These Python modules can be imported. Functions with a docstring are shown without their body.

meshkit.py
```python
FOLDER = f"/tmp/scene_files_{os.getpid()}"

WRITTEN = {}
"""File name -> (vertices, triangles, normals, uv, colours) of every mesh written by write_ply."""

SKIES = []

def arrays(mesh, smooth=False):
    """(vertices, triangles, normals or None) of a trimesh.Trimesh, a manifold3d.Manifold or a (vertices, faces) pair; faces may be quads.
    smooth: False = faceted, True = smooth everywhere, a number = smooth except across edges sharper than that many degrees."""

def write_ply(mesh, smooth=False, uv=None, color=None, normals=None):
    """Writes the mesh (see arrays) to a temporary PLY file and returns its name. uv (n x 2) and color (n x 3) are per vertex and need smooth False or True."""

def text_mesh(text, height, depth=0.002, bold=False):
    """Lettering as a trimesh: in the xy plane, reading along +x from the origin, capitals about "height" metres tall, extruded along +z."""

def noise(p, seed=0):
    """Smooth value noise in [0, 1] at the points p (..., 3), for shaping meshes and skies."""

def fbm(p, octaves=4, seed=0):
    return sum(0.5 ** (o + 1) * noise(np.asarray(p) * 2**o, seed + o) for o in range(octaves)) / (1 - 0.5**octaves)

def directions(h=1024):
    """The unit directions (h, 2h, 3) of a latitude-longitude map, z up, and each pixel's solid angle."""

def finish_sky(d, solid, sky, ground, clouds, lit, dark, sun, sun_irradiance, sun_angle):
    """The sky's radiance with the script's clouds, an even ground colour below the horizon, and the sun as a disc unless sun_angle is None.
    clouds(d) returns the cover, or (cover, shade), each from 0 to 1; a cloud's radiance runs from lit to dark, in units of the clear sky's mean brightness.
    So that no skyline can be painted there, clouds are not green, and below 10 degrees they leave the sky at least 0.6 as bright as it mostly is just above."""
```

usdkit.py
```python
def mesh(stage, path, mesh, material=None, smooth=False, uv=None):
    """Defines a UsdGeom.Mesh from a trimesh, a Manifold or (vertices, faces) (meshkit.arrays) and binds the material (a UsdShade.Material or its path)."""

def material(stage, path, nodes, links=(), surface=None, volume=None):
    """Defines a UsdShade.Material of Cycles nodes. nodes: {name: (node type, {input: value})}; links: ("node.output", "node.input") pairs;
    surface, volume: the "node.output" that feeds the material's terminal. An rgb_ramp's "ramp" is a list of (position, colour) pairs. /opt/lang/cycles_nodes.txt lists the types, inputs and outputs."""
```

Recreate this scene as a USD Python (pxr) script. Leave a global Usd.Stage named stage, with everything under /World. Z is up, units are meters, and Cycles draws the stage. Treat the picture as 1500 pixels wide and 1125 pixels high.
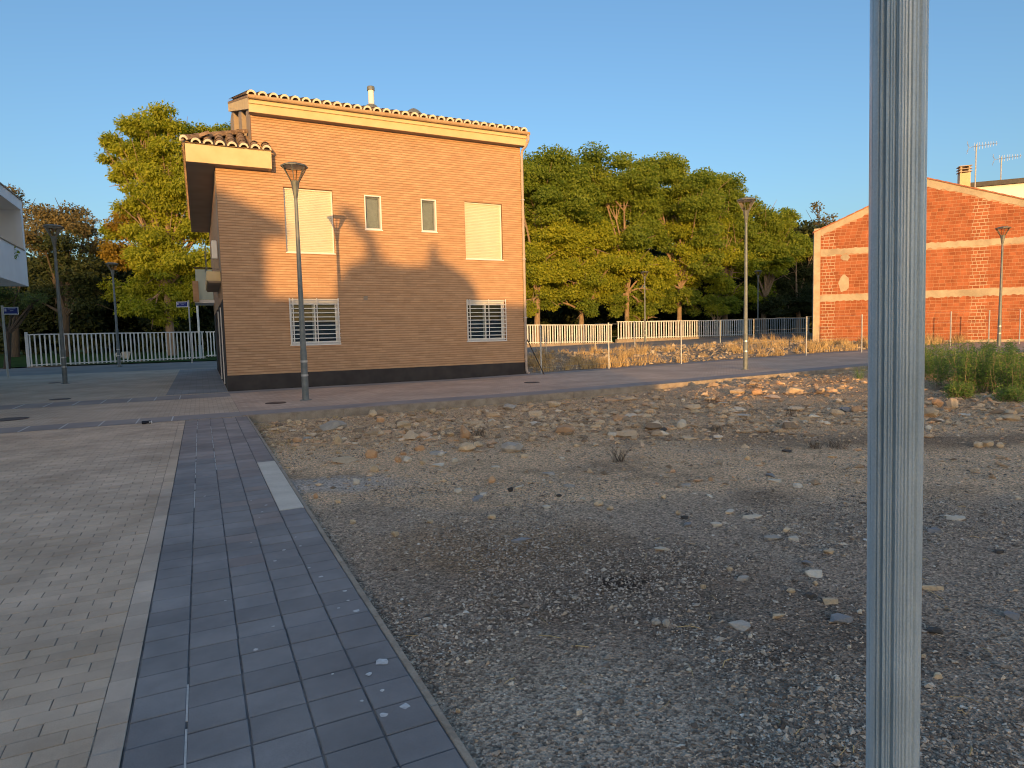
import math, random
import numpy as np, trimesh, usdkit, meshkit
import shapely.geometry as sg
from pxr import Usd, UsdGeom, UsdLux, UsdShade, Gf, Sdf, Vt

# ------------------------------------------------------------------ camera, sky, sun, exposure
stage = Usd.Stage.CreateInMemory()
UsdGeom.SetStageUpAxis(stage, 'Z'); UsdGeom.SetStageMetersPerUnit(stage, 1.0)
UsdGeom.Xform.Define(stage, '/World')
H = 1.55
FPX = 925.0
PITCH, ROLL, YAW = .0771, .0243, .4561
_fw = np.array([math.sin(YAW)*math.cos(PITCH), math.cos(YAW)*math.cos(PITCH), -math.sin(PITCH)])
_r0 = np.array([math.cos(YAW), -math.sin(YAW), 0]); _d0 = np.cross(_fw, _r0)
RIGHT = math.cos(ROLL)*_r0 + math.sin(ROLL)*_d0
DOWN = -math.sin(ROLL)*_r0 + math.cos(ROLL)*_d0
CM = np.array([RIGHT, DOWN, _fw]); EYE = np.array([0, 0, H])
cam = UsdGeom.Camera.Define(stage, '/World/camera')
cam.CreateHorizontalApertureAttr(36.0); cam.CreateFocalLengthAttr(36.0*FPX/1500)
_m = np.eye(4); _m[0, :3] = RIGHT; _m[1, :3] = -DOWN; _m[2, :3] = -_fw; _m[3, :3] = EYE
cam.AddTransformOp().Set(Gf.Matrix4d(_m.tolist()))
cam.CreateExposureAttr(1.53)
SUN_AZ, SUN_EL = math.radians(22.5), math.radians(4.0)      # shadows run 22.5 degrees right of +y
TO_SUN = np.array([-math.sin(SUN_AZ)*math.cos(SUN_EL), -math.cos(SUN_AZ)*math.cos(SUN_EL), math.sin(SUN_EL)])
dome = UsdLux.DomeLight.Define(stage, '/World/sky')
sky_mat = usdkit.material(stage, '/World/Looks/sky_light', {
    's': ('sky_texture', dict(sky_type='single_scattering', sun_disc=False, sun_elevation=SUN_EL, sun_rotation=math.atan2(TO_SUN[0], TO_SUN[1]), altitude=300.0, air_density=1.0, aerosol_density=3.0, ozone_density=2.6)),
    'b': ('background_shader', dict(strength=0.15))}, [('s.color', 'b.color')], surface='b.background')
UsdShade.MaterialBindingAPI.Apply(dome.GetPrim()).Bind(sky_mat)
dome.GetPrim().SetCustomDataByKey('kind', 'structure')
sun = UsdLux.DistantLight.Define(stage, '/World/sun')
sun.CreateIntensityAttr(0.5); sun.CreateNormalizeAttr(True); sun.CreateAngleAttr(0.42); sun.CreateColorAttr(Gf.Vec3f(.92, .51, .165))
_x = np.cross([0, 0, 1], TO_SUN); _x /= np.linalg.norm(_x); _y = np.cross(TO_SUN, _x)
_s = np.eye(4); _s[0, :3] = _x; _s[1, :3] = _y; _s[2, :3] = TO_SUN
sun.AddTransformOp().Set(Gf.Matrix4d(_s.tolist()))

# ------------------------------------------------------------------ helpers
rng = np.random.default_rng(7)
def ray(u, v): return CM.T @ np.array([(u-750)/FPX, (v-562.5)/FPX, 1.0])
def at_depth(u, v, d): return EYE + ray(u, v)*d
def rise(x, y): return .014*np.clip(np.asarray(x, float)-8, 0, 50) + .012*np.clip(np.asarray(y, float)-20, 0, 60)
def on_ground(u, v, zf=rise):
    r = ray(u, v); z = 0.0
    for _ in range(60):
        P = EYE + r*(z-H)/r[2]; z = .5*z+.5*float(zf(P[0], P[1]))
    return np.array([P[0], P[1], z])
def on_y(u, v, Y): r = ray(u, v); return EYE + r*Y/r[1]

_names = {}
def numbered(path):
    k = _names.get(path, -1)+1; _names[path] = k
    return path if k == 0 else f'{path}_{k:03d}'
def meta(p, label=None, cat=None, group=None, kind=None):
    for k, v in (('label', label), ('category', cat), ('group', group), ('kind', kind)):
        if v: p.SetCustomDataByKey(k, v)
    return p
def thing(name, label=None, cat=None, loc=None, rz=0, group=None, kind=None):
    x = UsdGeom.Xform.Define(stage, numbered('/World/'+name))
    if loc is not None:
        x.AddTranslateOp().Set(Gf.Vec3d(*map(float, loc)))
        if rz: x.AddRotateZOp().Set(math.degrees(rz))
    return meta(x.GetPrim(), label, cat, group, kind)
def primpath(p): return '/World' if p is None else str(p.GetPath())
def obj(name, mesh, m, parent=None, smooth=False, label=None, cat=None, group=None, kind=None):
    rnd = None
    if isinstance(mesh, MB): rnd = mesh.rnd(); mesh = mesh.arrays()
    p = numbered(primpath(parent)+'/'+name)
    g = usdkit.mesh(stage, p, mesh, M[m], smooth=smooth)
    if rnd is not None and not smooth:
        UsdGeom.PrimvarsAPI(g).CreatePrimvar('rnd', Sdf.ValueTypeNames.FloatArray, 'vertex').Set(Vt.FloatArray.FromNumpy(rnd.astype(np.float32)))
    return meta(g.GetPrim(), label, cat, group, kind)
def dup(root, loc, rz=0, label=None, group=None):
    was = root.GetCustomData(); nm = root.GetName()
    r = thing(nm, label or was['label'], was['category'], loc, rz, group or was.get('group'))
    r.GetReferences().AddInternalReference(root.GetPath()); r.SetInstanceable(True)
    return r

class MB:
    def __init__(s): s.v = []; s.f = []; s.r = []; s.n = 0
    def add(s, v, f, r=None):
        v = np.asarray(v, float).reshape(-1, 3); f = np.asarray(f, int)
        if f.shape[1] == 4: f = np.vstack([f[:, [0, 1, 2]], f[:, [0, 2, 3]]])
        s.v.append(v); s.f.append(f+s.n); s.n += len(v)
        s.r.append(np.broadcast_to(rng.random() if r is None else r, len(v)).astype(float)); return s
    def arrays(s): return np.vstack(s.v), np.vstack(s.f)
    def rnd(s): return np.concatenate(s.r)
    def mesh(s, t, r=None): return s.add(t.vertices, t.faces, r)
    def box(s, a, b, r=None, bev=0):
        a, b = np.minimum(a, b), np.maximum(a, b)
        if bev:
            v = []
            for z, k in ((a[2], 0), (b[2]-bev, 0), (b[2], bev)):
                v += [(a[0]+k, a[1]+k, z), (b[0]-k, a[1]+k, z), (b[0]-k, b[1]-k, z), (a[0]+k, b[1]-k, z)]
            f = [(0, 3, 2, 1)]
            for l in (0, 4):
                f += [(l+i, l+(i+1) % 4, l+4+(i+1) % 4, l+4+i) for i in range(4)]
            f += [(8, 9, 10, 11)]
            return s.add(v, f, r)
        x0, y0, z0 = a; x1, y1, z1 = b
        v = [(x0, y0, z0), (x1, y0, z0), (x1, y1, z0), (x0, y1, z0), (x0, y0, z1), (x1, y0, z1), (x1, y1, z1), (x0, y1, z1)]
        f = [(0, 3, 2, 1), (4, 5, 6, 7), (0, 1, 5, 4), (1, 2, 6, 5), (2, 3, 7, 6), (3, 0, 4, 7)]
        return s.add(v, f, r)
    def tube(s, pts, rad, n=8, cap=True, r=None, flat=None):
        pts = np.asarray(pts, float); rad = np.broadcast_to(np.asarray(rad, float), len(pts))
        t = np.gradient(pts, axis=0); t /= np.linalg.norm(t, axis=1)[:, None]+1e-12
        up = np.array([0, 0, 1.]) if abs(t[:, 2]).mean() < .8 else np.array([0, 1., 0])
        a = np.cross(t, up); a /= np.linalg.norm(a, axis=1)[:, None]; b = np.cross(a, t)
        th = np.arange(n)*2*np.pi/n
        ring = pts[:, None]+rad[:, None, None]*(np.cos(th)[None, :, None]*a[:, None]+np.sin(th)[None, :, None]*b[:, None])
        k = len(pts); f = []
        i = np.arange(n); j = (i+1) % n
        for q in range(k-1): f.append(np.stack([q*n+i, q*n+j, (q+1)*n+j, (q+1)*n+i], 1))
        v = ring.reshape(-1, 3); f = np.vstack(f); f = np.vstack([f[:, [0, 2, 1]], f[:, [0, 3, 2]]])
        if cap:
            v = np.vstack([v, pts[0], pts[-1]])
            f = np.vstack([f, np.stack([np.full(n, k*n), i, j], 1), np.stack([np.full(n, k*n+1), (k-1)*n+j, (k-1)*n+i], 1)])
        return s.add(v, f, r)
    def quad(s, a, b, c, d, r=None): return s.add([a, b, c, d], [(0, 1, 2, 3)], r)
    def lathe(s, prof, n=16, at=(0, 0, 0), r=None):
        prof = np.asarray(prof, float); th = np.arange(n)*2*np.pi/n; k = len(prof)
        v = np.stack([prof[:, None, 0]*np.cos(th), prof[:, None, 0]*np.sin(th), np.broadcast_to(prof[:, None, 1], (k, n))], -1).reshape(-1, 3)+np.asarray(at, float)
        i = np.arange(n); j = (i+1) % n
        f = np.vstack([np.stack([q*n+i, q*n+j, (q+1)*n+j, (q+1)*n+i], 1) for q in range(k-1)])
        return s.add(v, f, r)
def boxmesh(a, b, bev=0): return MB().box(a, b, bev=bev)
def grid_mesh(xs, ys, zf):
    X, Y = np.meshgrid(xs, ys, indexing='ij'); Z = zf(X, Y)
    nx, ny = len(xs), len(ys)
    i = np.arange((nx-1)*(ny-1)); a = (i//(ny-1))*ny+i % (ny-1)
    return np.stack([X, Y, Z], -1).reshape(-1, 3), np.stack([a, a+ny, a+ny+1, a+1], 1)
def sstep(a, b, x): t = np.clip((np.asarray(x, float)-a)/(b-a), 0, 1); return t*t*(3-2*t)

# ------------------------------------------------------------------ materials
M = {}
def mat(name, c1, c2, scale=4, rough=.85, rnd=0.0, bump=0.0, bscale=60, spec=.25, detail=5, stretch=None, c3=None, metal=0.0, lo=.35, hi=.65, fine=0.0, wear=0.0):
    n = {'g': ('geometry', {}), 'n': ('noise_texture', dict(scale=scale, detail=detail, roughness=.6)),
         'r': ('rgb_ramp', dict(ramp=[(lo, c1), (hi, c2)] + ([(min(.98, hi+.14), c3)] if c3 else []))),
         'p': ('principled_bsdf', dict(roughness=rough, specular_ior_level=spec, metallic=metal))}
    src = 'g.position'; L = []
    if stretch:
        n['mp'] = ('mapping', dict(scale=stretch)); L.append(('g.position', 'mp.vector')); src = 'mp.vector'
    L += [(src, 'n.vector'), ('n.fac', 'r.fac')]
    col = 'r.color'
    if rnd:
        n['at'] = ('attribute', dict(attribute='rnd')); n['mr'] = ('map_range', dict(to_min=1-rnd, to_max=1+rnd))
        n['h'] = ('hsv', {}); L += [('at.fac', 'mr.value'), ('mr.result', 'h.value'), (col, 'h.color')]; col = 'h.color'
    if fine:
        n['n3'] = ('noise_texture', dict(scale=bscale*1.7, detail=3.0, roughness=.7)); n['m3'] = ('map_range', dict(from_min=.3, from_max=.7, to_min=1-fine, to_max=1+fine))
        n['h3'] = ('hsv', {}); L += [('g.position', 'n3.vector'), ('n3.fac', 'm3.value'), ('m3.result', 'h3.value'), (col, 'h3.color')]; col = 'h3.color'
    if wear:
        n['nw'] = ('noise_texture', dict(scale=.8, detail=6.0, roughness=.7)); n['mw'] = ('map_range', dict(from_min=.3, from_max=.7, to_min=1-wear, to_max=1+wear))
        n['hw'] = ('hsv', {}); L += [('g.position', 'nw.vector'), ('nw.fac', 'mw.value'), ('mw.result', 'hw.value'), (col, 'hw.color')]; col = 'hw.color'
    L.append((col, 'p.base_color'))
    if bump:
        n['n2'] = ('noise_texture', dict(scale=bscale, detail=4.0)); n['b'] = ('bump', dict(strength=1.0, distance=bump))
        L += [('g.position', 'n2.vector'), ('n2.fac', 'b.height'), ('b.normal', 'p.normal')]
    M[name] = usdkit.material(stage, '/World/Looks/'+name, n, L, surface='p.BSDF')
def flatmat(name, c, rough=.6, spec=.4, metal=0.0):
    mat(name, tuple(x*.9 for x in c), tuple(min(1, x*1.08) for x in c), scale=6, rough=rough, spec=spec, metal=metal)

mat('paver', (.44, .335, .24), (.53, .41, .305), scale=1.2, rnd=.09, bump=.0012, bscale=160, fine=.12, wear=.22)
mat('paver_edge', (.42, .335, .26), (.50, .405, .32), scale=1.5, rnd=.10, bump=.0012, bscale=160, fine=.1, wear=.22)
mat('joint_sand', (.12, .105, .085), (.30, .26, .21), scale=14)
mat('slate_tile', (.175, .172, .175), (.25, .243, .24), scale=1.1, rnd=.10, bump=.001, bscale=120, rough=.75, fine=.10, wear=.22)
mat('slate_tile_warm', (.21, .185, .18), (.28, .245, .225), scale=1.1, rnd=.12, bump=.001, bscale=120, rough=.8, fine=.1, wear=.22)
mat('tile_joint', (.07, .075, .08), (.17, .165, .16), scale=7)
mat('white_mortar', (.38, .38, .37), (.5, .5, .48), scale=30)
mat('gum', (.42, .42, .42), (.55, .55, .54), scale=50)
mat('concrete', (.50, .455, .385), (.60, .55, .47), scale=3, bump=.002, bscale=60, fine=.12)
mat('kerb_concrete', (.26, .21, .16), (.38, .32, .25), scale=5, bump=.004, bscale=40, fine=.15)
mat('band_tile', (.22, .20, .195), (.29, .265, .25), scale=.9, bump=.001, bscale=80, fine=.1)
mat('asphalt', (.17, .16, .15), (.23, .215, .20), scale=.6, bump=.002, bscale=90, fine=.15)
mat('earth', (.20, .155, .105), (.33, .26, .18), scale=.5, bump=.02, bscale=8, fine=.2)
mat('lawn', (.022, .045, .014), (.04, .075, .02), scale=1.5, spec=.02, rough=1.0, bump=.03, bscale=30, fine=.4)
mat('render_white', (.70, .70, .70), (.78, .78, .77), scale=.8, fine=.03)
mat('fascia_cream', (.60, .46, .25), (.68, .535, .31), scale=1.2, fine=.04)
mat('gutter_tan', (.42, .28, .16), (.50, .35, .21), scale=2, rough=.5)
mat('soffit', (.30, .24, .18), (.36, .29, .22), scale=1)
mat('house_brick', (.46, .275, .155), (.55, .35, .21), scale=1.0, stretch=(2.6, 1.0, 12.0), rnd=.075, detail=3, lo=.3, hi=.7, bump=.002, bscale=120)
mat('house_mortar', (.22, .125, .07), (.30, .18, .105), scale=9)
mat('plinth_dark', (.035, .030, .030), (.055, .047, .045), scale=2, rough=.6, fine=.1)
mat('roof_tile', (.20, .13, .085), (.36, .25, .16), scale=6, rnd=.2, bump=.003, bscale=40, fine=.15)
mat('tile_end', (.66, .58, .44), (.78, .70, .56), scale=9, fine=.08)
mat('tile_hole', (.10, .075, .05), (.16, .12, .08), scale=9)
mat('shutter', (.66, .58, .43), (.72, .64, .48), scale=1, rough=.55)
mat('frame_white', (.74, .72, .68), (.80, .78, .74), scale=3, rough=.4)
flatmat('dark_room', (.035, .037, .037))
mat('curtain', (.50, .48, .40), (.58, .555, .47), scale=8)
mat('pipe_tan', (.42, .33, .26), (.5, .4, .32), scale=4, rough=.5)
mat('metal_grey', (.15, .17, .17), (.21, .23, .23), scale=6, rough=.5, metal=.2, fine=.06)
mat('post_grey', (.45, .495, .50), (.57, .61, .61), scale=5, stretch=(1, 1, .5), rough=.36, metal=.15, bump=.0004, bscale=90, fine=.10, spec=.5, wear=.10)
mat('lamp_metal', (.12, .13, .12), (.18, .19, .175), scale=6, rough=.5, metal=.2, fine=.06)
mat('steel_band', (.5, .5, .5), (.62, .62, .62), scale=5, rough=.35, metal=.7)
mat('fence_white', (.68, .68, .64), (.78, .78, .74), scale=4, rough=.5)
mat('fence_grey', (.34, .36, .35), (.44, .46, .44), scale=4, rough=.6)
mat('galvanised', (.42, .42, .40), (.52, .52, .49), scale=6, rough=.5, metal=.3)
mat('sign_blue', (.012, .025, .16), (.016, .033, .2), scale=3, rough=.45)
flatmat('sign_faint', (.30, .33, .45)); flatmat('sign_crest', (.42, .40, .48))
mat('red_brick', (.28, .085, .035), (.37, .125, .057), scale=1.6, rnd=.17, bump=.004, bscale=50, fine=.12)
mat('brick_mortar', (.40, .22, .13), (.50, .30, .19), scale=2, bump=.003, bscale=60)
mat('mortar_pale', (.42, .33, .23), (.56, .45, .33), scale=2.5, bump=.006, bscale=30, fine=.1)
mat('band_concrete', (.34, .28, .20), (.50, .415, .30), scale=1.1, bump=.006, bscale=25, fine=.12)
mat('ware_roof', (.30, .12, .07), (.42, .18, .10), scale=3, rnd=.1)
mat('dark_metal', (.03, .03, .035), (.05, .05, .055), scale=5, rough=.5)
mat('solar', (.02, .022, .03), (.03, .033, .045), scale=5, rough=.2)
mat('bark', (.19, .13, .085), (.33, .24, .16), scale=3, stretch=(4, 4, .7), bump=.02, bscale=14)
mat('bark_dark', (.05, .04, .03), (.09, .07, .05), scale=3, stretch=(4, 4, .7), bump=.02, bscale=14)
mat('rock_tan', (.50, .36, .215), (.64, .49, .32), scale=7, rnd=.18, bump=.008, bscale=35, fine=.15)
mat('rock_orange', (.5, .28, .14), (.6, .39, .23), scale=8, rnd=.15, bump=.006, bscale=40, fine=.12)
mat('rock_white', (.54, .46, .35), (.66, .58, .46), scale=8, rnd=.12, bump=.005, bscale=40, fine=.1)
mat('rock_grey', (.35, .305, .25), (.45, .40, .335), scale=8, rnd=.15, bump=.005, bscale=40, fine=.12)
mat('slab_blue', (.21, .205, .205), (.28, .275, .27), scale=8, rnd=.12, bump=.003, bscale=60, fine=.12)
mat('rock_dark', (.05, .045, .04), (.09, .08, .07), scale=8, rnd=.2, bump=.01, bscale=40)
mat('dry_dark', (.09, .065, .045), (.17, .12, .08), scale=9)
mat('straw', (.40, .27, .12), (.60, .44, .22), scale=3, rnd=.25)
mat('iron', (.055, .04, .037), (.085, .062, .055), scale=9, rough=.6)
mat('can_dark', (.012, .012, .016), (.02, .02, .026), scale=9, rough=.3); flatmat('can_white', (.7, .7, .7), rough=.35)
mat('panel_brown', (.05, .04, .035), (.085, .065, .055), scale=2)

def gravelmat():
    # grey gravel, tan soil and stony rubble soil: the earth itself changes along the lot
    dirx, diry = .44, .898
    n = {'g': ('geometry', {}), 'sx': ('separate_xyz', {}), 'mx': ('math', dict(math_type='multiply', value2=dirx)), 'my': ('math', dict(math_type='multiply_add', value2=diry)),
         'nz': ('noise_texture', dict(scale=.55, detail=6.0, roughness=.65)), 'w': ('math', dict(math_type='multiply_add', value2=4.4)),
         'zone': ('map_range', dict(from_min=2.0, from_max=18.0, clamp=True)),
         'r': ('rgb_ramp', dict(ramp=[(0.0, (.38, .295, .22)), (.30, (.40, .31, .23)), (.36, (.47, .36, .255)), (.40, (.70, .495, .31)), (.58, (.69, .48, .29)), (.67, (.56, .39, .235)), (1.0, (.54, .38, .23))])),
         'f': ('noise_texture', dict(scale=55.0, detail=5.0, roughness=.75)), 'fr': ('map_range', dict(from_min=.28, from_max=.72, to_min=.45, to_max=1.6)),
         'h': ('hsv', {}), 'v': ('voronoi_texture', dict(scale=70.0)), 'vs': ('separate_xyz', {}), 'vr': ('map_range', dict(from_min=0.0, from_max=1.0, to_min=.5, to_max=1.65)), 'h2': ('hsv', {}),
         'pt': ('noise_texture', dict(scale=.75, detail=4.0, roughness=.6)), 'pr': ('map_range', dict(from_min=.52, from_max=.72, to_min=0.0, to_max=.72, clamp=True)),
         'mixp': ('mix', dict(color2=(.12, .085, .058))), 'pu': ('noise_texture', dict(scale=.9, detail=5.0, roughness=.65)), 'pur': ('map_range', dict(from_min=.54, from_max=.74, to_min=0.0, to_max=.55, clamp=True)), 'mixq': ('mix', dict(color2=(.44, .36, .27))),
         'b': ('bump', dict(strength=1.0, distance=.018)), 'hb': ('math', dict(math_type='add')), 'p': ('principled_bsdf', dict(roughness=.95, specular_ior_level=.15)), 'off': ('mapping', dict(location=(31.7, 12.1, 4.0)))}
    L = [('g.position', 'sx.vector'), ('sx.x', 'mx.value1'), ('sx.y', 'my.value1'), ('mx.value', 'my.value3'), ('g.position', 'nz.vector'), ('nz.fac', 'w.value1'), ('my.value', 'w.value3'), ('w.value', 'zone.value'), ('zone.result', 'r.fac'),
         ('g.position', 'pt.vector'), ('pt.fac', 'pr.value'), ('pr.result', 'mixp.fac'), ('r.color', 'mixp.color1'),
         ('g.position', 'off.vector'), ('off.vector', 'pu.vector'), ('pu.fac', 'pur.value'), ('pur.result', 'mixq.fac'), ('mixp.color', 'mixq.color1'),
         ('g.position', 'f.vector'), ('f.fac', 'fr.value'), ('fr.result', 'h.value'), ('mixq.color', 'h.color'),
         ('g.position', 'v.vector'), ('v.color', 'vs.vector'), ('vs.x', 'vr.value'), ('vr.result', 'h2.value'), ('h.color', 'h2.color'), ('h2.color', 'p.base_color'),
         ('f.fac', 'hb.value1'), ('v.distance', 'hb.value2'), ('hb.value', 'b.height'), ('b.normal', 'p.normal')]
    prev = 'mixq.color'
    L = [l for l in L if l[0] != 'mixq.color']
    n['dn'] = ('noise_texture', dict(scale=1.6, detail=5.0, roughness=.65)); n['dv'] = ('mix', dict(mix_type='linear_light', fac=.55)); L += [('g.position', 'dn.vector'), ('g.position', 'dv.color1'), ('dn.color', 'dv.color2')]
    for k, (u, v, rx, ry, c, a) in enumerate(((850, 835, 1.1, .7, (.17, .115, .075), .6), (905, 846, .25, .14, (.05, .035, .025), .9), (700, 790, .9, .5, (.36, .23, .125), .6), (760, 1010, .45, .6, (.46, .38, .29), .75), (900, 1070, .5, .4, (.44, .37, .29), .6), (1180, 640, 1.5, .6, (.22, .155, .10), .6), (1420, 640, 1.4, .5, (.17, .115, .075), .7), (480, 705, .8, .35, (.46, .45, .43), .6), (1130, 900, .7, .5, (.20, .15, .11), .5), (620, 940, .6, .35, (.26, .19, .13), .5))):
        P = on_ground(u, v); mp, gr, mr, mx = f'smp{k}', f'sgr{k}', f'smr{k}', f'smx{k}'
        n[mp] = ('mapping', dict(mapping_type='texture', location=(P[0], P[1], 0.0), rotation=(0, 0, -YAW), scale=(rx*1.5, ry*1.5, 40.0))); n[gr] = ('gradient_texture', dict(gradient_type='spherical')); n[mr] = ('map_range', dict(from_min=.05, from_max=.6, to_min=0.0, to_max=a, clamp=True)); n[mx] = ('mix', dict(color2=c))
        L += [('dv.color', mp+'.vector'), (mp+'.vector', gr+'.vector'), (gr+'.fac', mr+'.value'), (mr+'.result', mx+'.fac'), (prev, mx+'.color1')]; prev = mx+'.color'
    L.append((prev, 'h.color'))
    M['lot_soil'] = usdkit.material(stage, '/World/Looks/lot_soil', n, L, surface='p.BSDF')
gravelmat()
def rampmat(name, stops, rough=.9):   # colour of each stone from its own number
    n = {'at': ('attribute', dict(attribute='rnd')), 'r': ('rgb_ramp', dict(ramp=stops)), 'g': ('geometry', {}), 'n': ('noise_texture', dict(scale=90.0, detail=3.0)), 'm': ('map_range', dict(from_min=.3, from_max=.7, to_min=.8, to_max=1.2)), 'h': ('hsv', {}), 'p': ('principled_bsdf', dict(roughness=rough, specular_ior_level=.2))}
    L = [('at.fac', 'r.fac'), ('g.position', 'n.vector'), ('n.fac', 'm.value'), ('m.result', 'h.value'), ('r.color', 'h.color'), ('h.color', 'p.base_color')]
    M[name] = usdkit.material(stage, '/World/Looks/'+name, n, L, surface='p.BSDF')
rampmat('gravel_stone', [(0, (.12, .095, .075)), (.3, (.24, .195, .155)), (.55, (.38, .315, .25)), (.72, (.53, .44, .34)), (.86, (.66, .56, .44)), (.94, (.48, .33, .20)), (1, (.72, .68, .6))])
rampmat('rubble_stone', [(0, (.22, .155, .10)), (.25, (.42, .295, .18)), (.55, (.58, .41, .25)), (.82, (.67, .50, .32)), (.92, (.60, .35, .19)), (1, (.76, .65, .49))])
rampmat('bank_stone', [(0, (.2, .155, .1)), (.5, (.38, .29, .19)), (1, (.55, .46, .33))])
def brickpave(name, c1, c2, mortar, scale=1.0, w=.2, h=.1, rot=0.0, ms=.006, extra=None):
    n = {'g': ('geometry', {}), 'mp': ('mapping', dict(rotation=(0, 0, rot))), 'k': ('brick_texture', dict(color1=c1, color2=c2, mortar=mortar, scale=1.0, brick_width=w, row_height=h, mortar_size=ms, mortar_smooth=.3)),
         'n': ('noise_texture', dict(scale=.7, detail=5.0)), 'm': ('map_range', dict(from_min=.3, from_max=.7, to_min=.84, to_max=1.16)), 'h': ('hsv', {}), 'b': ('bump', dict(strength=.6, distance=.004, invert=True)), 'p': ('principled_bsdf', dict(roughness=.85, specular_ior_level=.25))}
    L = [('g.position', 'mp.vector'), ('mp.vector', 'k.vector'), ('k.color', 'h.color'), ('g.position', 'n.vector'), ('n.fac', 'm.value'), ('m.result', 'h.value'), ('h.color', 'p.base_color'), ('k.fac', 'b.height'), ('b.normal', 'p.normal')]
    M[name] = usdkit.material(stage, '/World/Looks/'+name, n, L, surface='p.BSDF')
brickpave('far_paving', (.42, .34, .255), (.50, .41, .32), (.25, .22, .18))
brickpave('walk_paving', (.40, .305, .235), (.48, .375, .295), (.28, .22, .175), rot=.785)
brickpave('dark_paving', (.22, .215, .215), (.27, .265, .265), (.14, .135, .13), w=.4, h=.2)
def leafmat(name, cols, trans=.45, tcol=1.5):
    n = {'at': ('attribute', dict(attribute='rnd')), 'g': ('geometry', {}), 'n': ('noise_texture', dict(scale=.45, detail=3.0)), 'a': ('math', dict(math_type='multiply_add', value2=.45)), 'a2': ('math', dict(math_type='multiply', value2=.62)),
         'r': ('rgb_ramp', dict(ramp=cols)), 'd': ('principled_bsdf', dict(roughness=.6, specular_ior_level=.25)), 't': ('translucent_bsdf', {}), 'h': ('hsv', dict(value=tcol, saturation=1.1)), 'm': ('mix_closure', dict(fac=trans))}
    L = [('g.position', 'n.vector'), ('n.fac', 'a2.value1'), ('at.fac', 'a.value1'), ('a2.value', 'a.value3'), ('a.value', 'r.fac'), ('r.color', 'd.base_color'), ('r.color', 'h.color'), ('h.color', 't.color'), ('d.BSDF', 'm.closure1'), ('t.BSDF', 'm.closure2')]
    M[name] = usdkit.material(stage, '/World/Looks/'+name, n, L, surface='m.closure')
leafmat('leaf_green', [(.15, (.075, .12, .02)), (.5, (.175, .23, .033)), (.85, (.29, .315, .042))])
leafmat('leaf_yellow', [(.15, (.125, .16, .02)), (.5, (.27, .30, .032)), (.85, (.42, .405, .042))])
leafmat('leaf_orange', [(.15, (.13, .10, .02)), (.5, (.27, .185, .03)), (.85, (.36, .24, .035))])
leafmat('leaf_dark', [(.15, (.022, .034, .012)), (.5, (.038, .052, .018)), (.85, (.06, .07, .022))], trans=.2)
leafmat('leaf_olive', [(.15, (.08, .075, .035)), (.5, (.15, .125, .055)), (.85, (.23, .18, .08))], trans=.3)
leafmat('leaf_pine', [(.15, (.045, .07, .02)), (.5, (.08, .11, .026)), (.85, (.12, .145, .035))], trans=.2)
leafmat('leaf_weed', [(.15, (.07, .13, .035)), (.5, (.13, .215, .05)), (.85, (.22, .29, .07))], trans=.35)
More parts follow.
